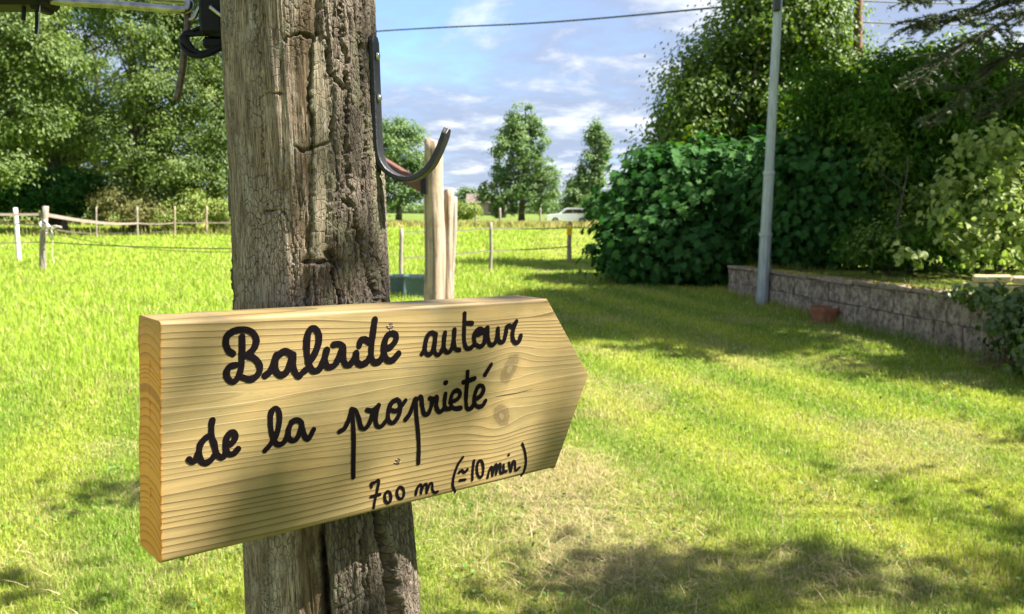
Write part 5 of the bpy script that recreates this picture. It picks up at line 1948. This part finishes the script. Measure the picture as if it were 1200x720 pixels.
# ivy over the near end of the wall
rg = np.random.default_rng(161)
ivc = wall_p(WALL_L + 0.15, -0.05, 0.0)
ivy = empty("ivy", tuple(ivc), "mass of ivy and dry bramble stems covering the near end of the grey wall", "climber")
L_IVY = leaf_mat("leaves_ivy", (0.030, 0.060, 0.010), (0.060, 0.105, 0.018), (0.110, 0.155, 0.035), .3, .45, .5)
bl = [[*wall_p(WALL_L + .45, -.02, .42), .45, .25, .28], [*wall_p(WALL_L + .25, -.03, .62), .35, .22, .10], [*wall_p(WALL_L + .9, -.1, .25), .5, .3, .3], [*wall_p(WALL_L - .3, .0, .63), .3, .14, .06]]
cr_, C_ = crown(rg, "foliage", ivy, L_IVY, bl, 110, 24, .075, .062, aspect=.8, shape='broad', inner=.6, up=.3)
mb = MB()
for j in range(46):
    e = C_[rg.integers(len(C_))]
    s_ = wall_p(WALL_L + rg.uniform(-.1, 1.2), rg.uniform(-.3, -.05), 0.0)
    P = catmull(np.array([s_, (s_ + e) / 2 + rg.normal(size=3) * .08, e + rg.normal(size=3) * .05]), 4)
    mb.tube(P, np.linspace(.006, .002, len(P)), 4, cap=False)
mb.build("stem", simple_mat("dry_stem", (0.17, 0.115, 0.065), .9, 0, .4, 30), ivy)

# weed tuft by the flower pot
rg = np.random.default_rng(171)
wc = gnd(992, 372)
wt = empty("weed", (wc[0], wc[1] + .15, 0), "green weed growing between the flower pot and the wall", "plant")
cr_, C_ = crown(rg, "foliage", wt, L_IVY, [[wc[0], wc[1] + .2, .18, .13, .12, .18], [wc[0] - .15, wc[1] + .25, .14, .1, .1, .12]], 34, 24, .05, .06, zmin=.01)
mb = MB()
for e in C_[:16]:
    mb.tube(np.array([[wc[0], wc[1] + .18, 0], (e + [wc[0], wc[1] + .18, 0]) / 2, e]), [.005, .004, .002], 4, cap=False)
mb.build("stem", simple_mat("green_stem", (0.09, 0.12, 0.03), .8), wt)

# ------------------------------------------------------------------ shade trees just outside the picture on the right
GS = "garden trees out of frame to the right"
rg = np.random.default_rng(181)
gt = empty("garden_tree", (7.6, 3.0, 0), "garden tree with long loose boughs shading the foreground lawn", "tree")
bl = [[7.0, 2.9, 5.4, .8, .5, .5], [5.7, 2.75, 5.3, .9, .45, .4], [4.6, 2.6, 5.2, .6, .35, .3], [3.4, 2.5, 5.3, .5, .3, .25], [2.3, 2.5, 5.3, .45, .3, .2], [2.1, 3.85, 5.2, .4, .28, .2], [7.9, 4.7, 5.0, .6, .25, .3], [6.3, 3.8, 5.3, .45, .22, .2]]
cr_, C_ = crown(rg, "crown", gt, L_TALL, bl, 50, 36, .18, .12, inner=.2)
limbs(rg, gt, (7.6, 3.0, -.1), (7.5, 3.0, 6.2), .07, C_, 18)
rg = np.random.default_rng(183)
gt = empty("garden_tree", (9.2, 6.7, 0), "rounded garden tree shading the lawn before the near end of the wall", "tree")
cr_, C_ = crown(rg, "crown", gt, L_TALL, [[8.8, 6.9, 4.4, 1.3, 1.0, 1.0], [7.6, 7.1, 4.3, .9, .7, .7], [9.6, 6.5, 5.2, 1.2, 1.0, .9]], 240, 50, .24, .12, inner=.2)
limbs(rg, gt, (9.2, 6.7, -.1), (9.1, 6.7, 5.6), .13, C_, 22)

rg = np.random.default_rng(184)
gt = empty("garden_tree", (10.0, 11.6, 0), "tall garden tree shading the lawn along the grey wall", "tree")
bl = [[7.5, 9.9, 7.6, 1.6, 1.3, 1.2], [8.7, 10.2, 6.9, 1.4, 1.2, 1.0], [6.9, 9.2, 8.2, 1.0, .9, .8], [8.3, 8.4, 6.8, 1.0, .8, .7], [9.6, 11.0, 8.2, 1.8, 1.5, 1.4], [7.6, 11.6, 7.4, 1.6, 1.3, 1.1], [7.8, 13.2, 7.2, 1.5, 1.2, 1.0], [9.5, 13.4, 7.4, 1.5, 1.2, 1.0]]
cr_, C_ = crown(rg, "crown", gt, L_TALL, bl, 900, 54, .27, .15, inner=.15)
limbs(rg, gt, (10.0, 11.6, -.1), (9.4, 11.4, 8.6), .2, C_, 30)
rg = np.random.default_rng(185)
gt = empty("garden_tree", (4.9, 0.0, 0), "slender garden tree whose loose boughs dapple the sign with shade", "tree")
cr_, C_ = crown(rg, "crown", gt, L_TALL, [[3.12, .54, 5.0, .50, .36, .22], [4.2, .2, 5.4, 1.0, .6, .6], [5.2, -.2, 5.6, 1.0, .8, .8]], 50, 22, .17, .13, inner=.2)
limbs(rg, gt, (4.9, 0.0, -.1), (4.8, 0.0, 6.0), .09, C_, 22)

# ------------------------------------------------------------------ barn and car beyond the meadow
bc = at(571, 246, 150)
barn = empty("barn", (bc[0], 150, float(ground_z(bc[0], 150))), "low distant barn with a grey brown roof left of the tall pointed tree", "building")
mb = MB()
mb.box((bc[0], 150, 0.6), (7.0, 5, 2.6), bev=.02)
mb.build("wall", simple_mat("barn_wall", (0.25, 0.21, 0.17), .9), barn)
mb = MB()
x0, x1 = bc[0] - 3.8, bc[0] + 3.8
P = [[x0, 147.2, 1.7], [x1, 147.2, 1.7], [x1, 150, 3.3], [x0, 150, 3.3], [x0, 152.8, 1.7], [x1, 152.8, 1.7]]
mb.add(P + [[p[0], p[1], p[2] + .15] for p in P], [[0, 1, 2, 3], [3, 2, 5, 4], [6, 9, 8, 7], [9, 10, 11, 8], [0, 6, 7, 1], [4, 5, 11, 10], [0, 3, 9, 6], [3, 4, 10, 9], [1, 7, 8, 2], [2, 8, 11, 5]])
mb.build("roof", simple_mat("barn_roof", (0.13, 0.10, 0.085), .9), barn)
mb = MB()
mb.box((bc[0] + 1.2, 147.47, 0.45), (1.8, 0.06, 2.0), bev=.01)
mb.build("door", simple_mat("barn_door", (0.09, 0.07, 0.05), .9), barn)

CY = 80.0
cxm = at(640, 258, CY)[0]
gz = float(ground_z(cxm + 2, CY))
car = empty("white_car", (cxm + 2.1, CY, gz), "white car parked beyond the meadow, its rear hidden by a dark shrub added for tree shade", "car")
CARW = simple_mat("white_car_paint", (0.78, 0.79, 0.80), .3, 0, .03, 3)
GLASS = simple_mat("dark_car_glass", (0.012, 0.014, 0.016), .08, 0, .1, 2, spec=.8)
TYRE = simple_mat("black_rubber", (0.015, 0.015, 0.015), .9)
RIM = simple_mat("grey_alloy", (0.4, 0.4, 0.41), .35, .9)
LAMP = simple_mat("clear_lamp", (0.55, 0.57, 0.6), .1)


def prism(mb, prof, y0, y1, inset=0.0):
    k = len(prof)
    A = [[cxm + x, y0 + (inset if z > 0.95 else 0), gz + z] for x, z in prof]
    B = [[cxm + x, y1 - (inset if z > 0.95 else 0), gz + z] for x, z in prof]
    me_ = bpy.data.meshes.new("t")
    mb.add(A + B, [[i, (i + 1) % k, k + (i + 1) % k, k + i] for i in range(k)])
    ca, cb = np.mean(A, 0), np.mean(B, 0)
    o_ = mb.n
    mb.add(A + [list(ca)], None, [[k, (i + 1) % k, i] for i in range(k)])
    mb.add(B + [list(cb)], None, [[k, i, (i + 1) % k] for i in range(k)])


low = [(0.05, .35), (0.0, .55), (0.08, .78), (0.30, .90), (1.25, 1.02), (4.1, 1.06), (4.28, .95), (4.3, .45), (4.2, .32)]
cab = [(1.15, .99), (1.85, 1.48), (2.2, 1.56), (3.6, 1.54), (4.0, 1.35), (4.15, 1.02)]
mb = MB()
prism(mb, low, CY - .88, CY + .88)
prism(mb, cab, CY - .86, CY + .86, .14)
mb.build("body", CARW, car)
mb = MB()
for pr in ([(1.48, 1.05), (1.95, 1.42), (2.5, 1.44), (2.5, 1.06)], [(2.58, 1.06), (2.58, 1.44), (3.35, 1.43), (3.45, 1.07)], [(3.53, 1.08), (3.44, 1.42), (3.62, 1.42), (3.9, 1.30), (4.0, 1.1)]):
    k = len(pr)
    V = [[cxm + x, CY - .895 + .14 * (z - .95) / .6 * .0 + (0.02 if z < 1.2 else 0.0), gz + z] for x, z in pr]
    V2 = [[v[0], v[1] + .2, v[2]] for v in V]
    c = list(np.mean(V, 0))
    mb.add(V + [c], None, [[k, i, (i + 1) % k] for i in range(k)])
    mb.add(V + V2, [[i, (i + 1) % k, k + (i + 1) % k, k + i] for i in range(k)])
mb.build("window", GLASS, car)
mb = MB()
mb.add([[cxm + 1.24, CY - .66, gz + 1.075], [cxm + 1.24, CY + .66, gz + 1.075], [cxm + 1.80, CY + .62, gz + 1.465], [cxm + 1.80, CY - .62, gz + 1.465]], [[0, 1, 2, 3]])
mb.V[0][:, 0] -= .02
mb.V[0][:, 2] += .012
mb.build("windscreen", GLASS, car)
for wx in (0.85, 3.45):
    for s_ in (-1, 1):
        mb = MB()
        yy = CY + s_ * .80
        mb.tube([[cxm + wx, yy - .11, gz + .32], [cxm + wx, yy + .11, gz + .32]], .33, 20)
        wh = mb.build("wheel", TYRE, car)
        mb = MB()
        mb.tube([[cxm + wx, yy + s_ * .08, gz + .32], [cxm + wx, yy + s_ * .125, gz + .32]], .20, 14)
        mb.build("rim", RIM, wh)
for s_ in (-1, 1):
    mb = MB()
    mb.box((cxm + .12, CY + s_ * .68, gz + .72), (.22, .34, .13), bev=.03)
    mb.build("headlight", LAMP, car)
mb = MB()
mb.box((cxm + .03, CY, gz + .45), (.12, 1.2, .14), bev=.02)
mb.build("grille", TYRE, car)

# ------------------------------------------------------------------ grass
GRASS, n, b = new_mat("grass_blade")
c = n.attr('col', 'Color')
n.link(c, b.inputs['Base Color'])
b.inputs['Roughness'].default_value = 0.6
b.inputs['Specular IOR Level'].default_value = 0.3
tr = n.new('ShaderNodeBsdfTranslucent')
hs = n.new('ShaderNodeHueSaturation')
hs.inputs['Value'].default_value = 1.35
n.link(c, hs.inputs['Color'])
n.link(hs.outputs[0], tr.inputs['Color'])
mx = n.new('ShaderNodeMixShader')
mx.inputs[0].default_value = 0.35
n.link(b.outputs[0], mx.inputs[1])
n.link(tr.outputs[0], mx.inputs[2])
n.link(mx.outputs[0], GRASS.node_tree.nodes['Material Output'].inputs['Surface'])


def blades(name, x, y, rg, hgt_, wid, colr_, lean=0.5, flat=0.0, mat=GRASS, z0=None):
    N_ = len(x)
    z = (ground_z(x, y) if z0 is None else z0) - 0.004
    a = rg.random(N_) * 2 * math.pi
    fa_ = rg.random(N_) * math.pi
    ln = lean * np.abs(rg.normal(size=N_)) + flat
    base = np.stack([x, y, z], 1)
    sd = np.stack([np.cos(fa_), np.sin(fa_), 0 * fa_], 1) * (wid * .5)[:, None]
    dirh = np.stack([np.cos(a), np.sin(a), 0 * a], 1)
    up = np.cos(np.clip(ln, 0, 1.45))
    ho = np.sin(np.clip(ln, 0, 1.45))
    mid_ = base + dirh * (ho * hgt_ * .38)[:, None] + np.array([0, 0, 1.0]) * (up * hgt_ * .58)[:, None]
    tip = base + dirh * (ho * hgt_ * 1.0)[:, None] + np.array([0, 0, 1.0]) * (up * hgt_ * .95)[:, None]
    V = np.stack([base - sd, base + sd, mid_ + sd * .8, mid_ - sd * .8, tip], 1).reshape(-1, 3)
    i = np.arange(N_)[:, None] * 5
    me_ = np_mesh(name, V, i + np.array([0, 1, 2, 3]), i + np.array([3, 2, 4]), attrs={'col': np.repeat(colr_, 5, 0)})
    o_ = link_mesh(name, me_, mat)
    return tag(o_, kind='stuff')


rg = np.random.default_rng(201)
# distance distribution: dense at the feet, thinning away
dd = np.linspace(2.35, 60, 4000)
dens = 15000 * (dd / 3.2) ** -2.35
dens = np.where(dd < 3.2, 15000, dens)
cum = np.cumsum(dens * dd * 1.5)
NB_ = 640000
print("blades wanted", cum[-1] * (dd[1] - dd[0]))
u = rg.random(NB_)
dist = np.interp(u, cum / cum[-1], dd)
tanx = rg.uniform(-0.76, 0.80, NB_)
X, Y = tanx * dist, dist
side = (X - WALL_A[0]) * WN[0] + (Y - WALL_A[1]) * WN[1]
along = (X - WALL_A[0]) * wd[0] + (Y - WALL_A[1]) * wd[1]
ok = ~((side > -0.02) & (along > -0.1) & (along < WALL_L + 3))
X, Y, dist, side, along = X[ok], Y[ok], dist[ok], side[ok], along[ok]
s_, yl, md = ground_mix(X, Y)
cc = ground_col(X, Y) * (0.75 + 0.6 * rg.random(len(X)))[:, None]
dry = rg.random(len(X)) < (0.09 + 0.36 * s_)
cc[dry] = STRAW * (0.7 + 0.6 * rg.random(dry.sum()))[:, None]
clump = fbm(X / 0.35, Y / 0.35, 71, 3)
hh_ = (0.020 + 0.026 * rg.random(len(X))) * (0.55 + 0.9 * clump) * (1 + 1.4 * md) * (dist / 3) ** 0.25 * (1 - .35 * s_)
wb = 0.0034 * (dist / 3) ** 0.95 * (0.7 + .6 * rg.random(len(X)))
near_wall = np.exp(-((side + 0.15) / 0.18) ** 2) * (along > -.5) * (along < WALL_L + 1)
hh_ = hh_ * (1 + 0.7 * near_wall * rg.random(len(X)))
cc = cc * (1 - .0 * near_wall)[:, None]
grass = blades("grass", X, Y, rg, hh_, wb, cc, lean=0.55)

# longer tufts in the meadow and at the foot of wall, posts and stakes
cl = []
for (px, py, k_, r_) in ((49, 318, 160, .35), (22, 308, 80, .3), (575, 320, 120, .3), (667, 309, 100, .3), (510, 400, 0, .2), (893, 352, 160, .25), (990, 374, 60, .12), (480, 351, 200, .5), (455, 347, 140, .4)):
    g_ = gnd(px, py)
    cl.append(np.stack([g_[0] + rg.normal(size=k_) * r_, g_[1] + rg.normal(size=k_) * r_], 1))
sd_ = rg.uniform(-.4, WALL_L + 1.3, 1500)
cl.append(np.stack([WALL_A[0] + wd[0] * sd_ - WN[0] * np.abs(rg.normal(size=1500)) * .10 - WN[0] * .02, WALL_A[1] + wd[1] * sd_ - WN[1] * np.abs(rg.normal(size=1500)) * .10], 1))
tx = rg.uniform(-12, -.4, 5000)
ty = rg.uniform(9, 32, 5000)
cl.append(np.stack([tx, ty], 1)[fbm(tx / 1.2, ty / 1.2, 81, 3) > .52])
q = np.concatenate(cl)
dq = np.hypot(q[:, 0], q[:, 1])
cq = ground_col(q[:, 0], q[:, 1]) * (0.7 + .5 * rg.random(len(q)))[:, None]
dry = rg.random(len(q)) < .18
cq[dry] = STRAW * .9
blades("tall_grass", q[:, 0], q[:, 1], rg, (0.07 + .13 * rg.random(len(q))), .0042 * (dq / 5) ** .8, cq, lean=.45)
# weeds standing on top of the raised ground
k_ = 2600
sd_ = rg.uniform(0.1, WALL_L + 1.5, k_)
nn_ = .2 + np.abs(rg.normal(size=k_)) * .35
q = np.stack([WALL_A[0] + wd[0] * sd_ + WN[0] * nn_, WALL_A[1] + wd[1] * sd_ + WN[1] * nn_], 1)
cq = np.array([0.12, 0.14, 0.025]) * (0.6 + .8 * rg.random(k_))[:, None]
z0_ = np.array([wall_h(v) for v in sd_]) - .08
blades("terrace_weeds", q[:, 0], q[:, 1], rg, .07 + .13 * rg.random(k_), np.full(k_, .007), cq, lean=.4, z0=z0_)
# seeding yellow grass along the far edge of the meadow
k_ = 9000
q = np.stack([rg.uniform(-45, 14, k_), rg.uniform(52, 78, k_)], 1)
cq = np.array([0.27, 0.24, 0.075]) * (0.65 + .6 * rg.random(k_))[:, None]
blades("meadow_seed_grass", q[:, 0], q[:, 1], rg, (.22 + .30 * rg.random(k_)), .10 + .08 * rg.random(k_), cq, lean=.25)
k_ = 2500
q = np.stack([rg.uniform(-24, -9, k_), rg.uniform(38.5, 42, k_)], 1)
cq = np.array([0.20, 0.21, 0.05]) * (0.65 + .6 * rg.random(k_))[:, None]
blades("meadow_edge_grass", q[:, 0], q[:, 1], rg, .12 + .45 * rg.random(k_), .05 + .05 * rg.random(k_), cq, lean=.3)
# cut hay lying on the lawn
k_ = 60000
hx, hy = rg.uniform(-2.8, 3.2, k_), 2.4 + 4.6 * rg.random(k_) ** 1.4
sS, _, _ = ground_mix(hx, hy)
ok = rg.random(k_) < np.clip(sS * 1.3 - .15, 0.02, 1)
hx, hy = hx[ok], hy[ok]
ch = np.array([0.40, 0.32, 0.17]) * (0.55 + .75 * rg.random(len(hx)))[:, None]
blades("hay", hx, hy, rg, .05 + .09 * rg.random(len(hx)), .0022 + .0016 * rg.random(len(hx)), ch, lean=.12, flat=1.2, z0=ground_z(hx, hy) + .012 + .022 * rg.random(len(hx)))

# clover and small weeds in patches of the near lawn
k_ = 7000
hx, hy = rg.uniform(-3.4, 4.2, k_), 2.4 + 4.5 * rg.random(k_) ** 1.3
ok = rg.random(k_) < sstep(.50, .66, fbm(hx / .55 + 3, hy / .55, 95, 3))
hx, hy = hx[ok], hy[ok]
k_ = len(hx)
P_ = np.stack([hx, hy, ground_z(hx, hy) + .012 + .03 * rg.random(k_)], 1)
V, Q, T_ = leaves(P_, rg.normal(size=(k_, 3)) * .35 + [0, 0, 1], rg.normal(size=(k_, 3)) * [1, 1, .2], .012 + .018 * rg.random(k_), rg.random(k_), .8, 'broad')
L_CLOV = leaf_mat("leaves_clover", (0.050, 0.110, 0.012), (0.090, 0.170, 0.020), (0.150, 0.240, 0.035))
tag(link_mesh("clover", np_mesh("clover", V, Q, attrs={'tint': T_}), L_CLOV), kind='stuff')
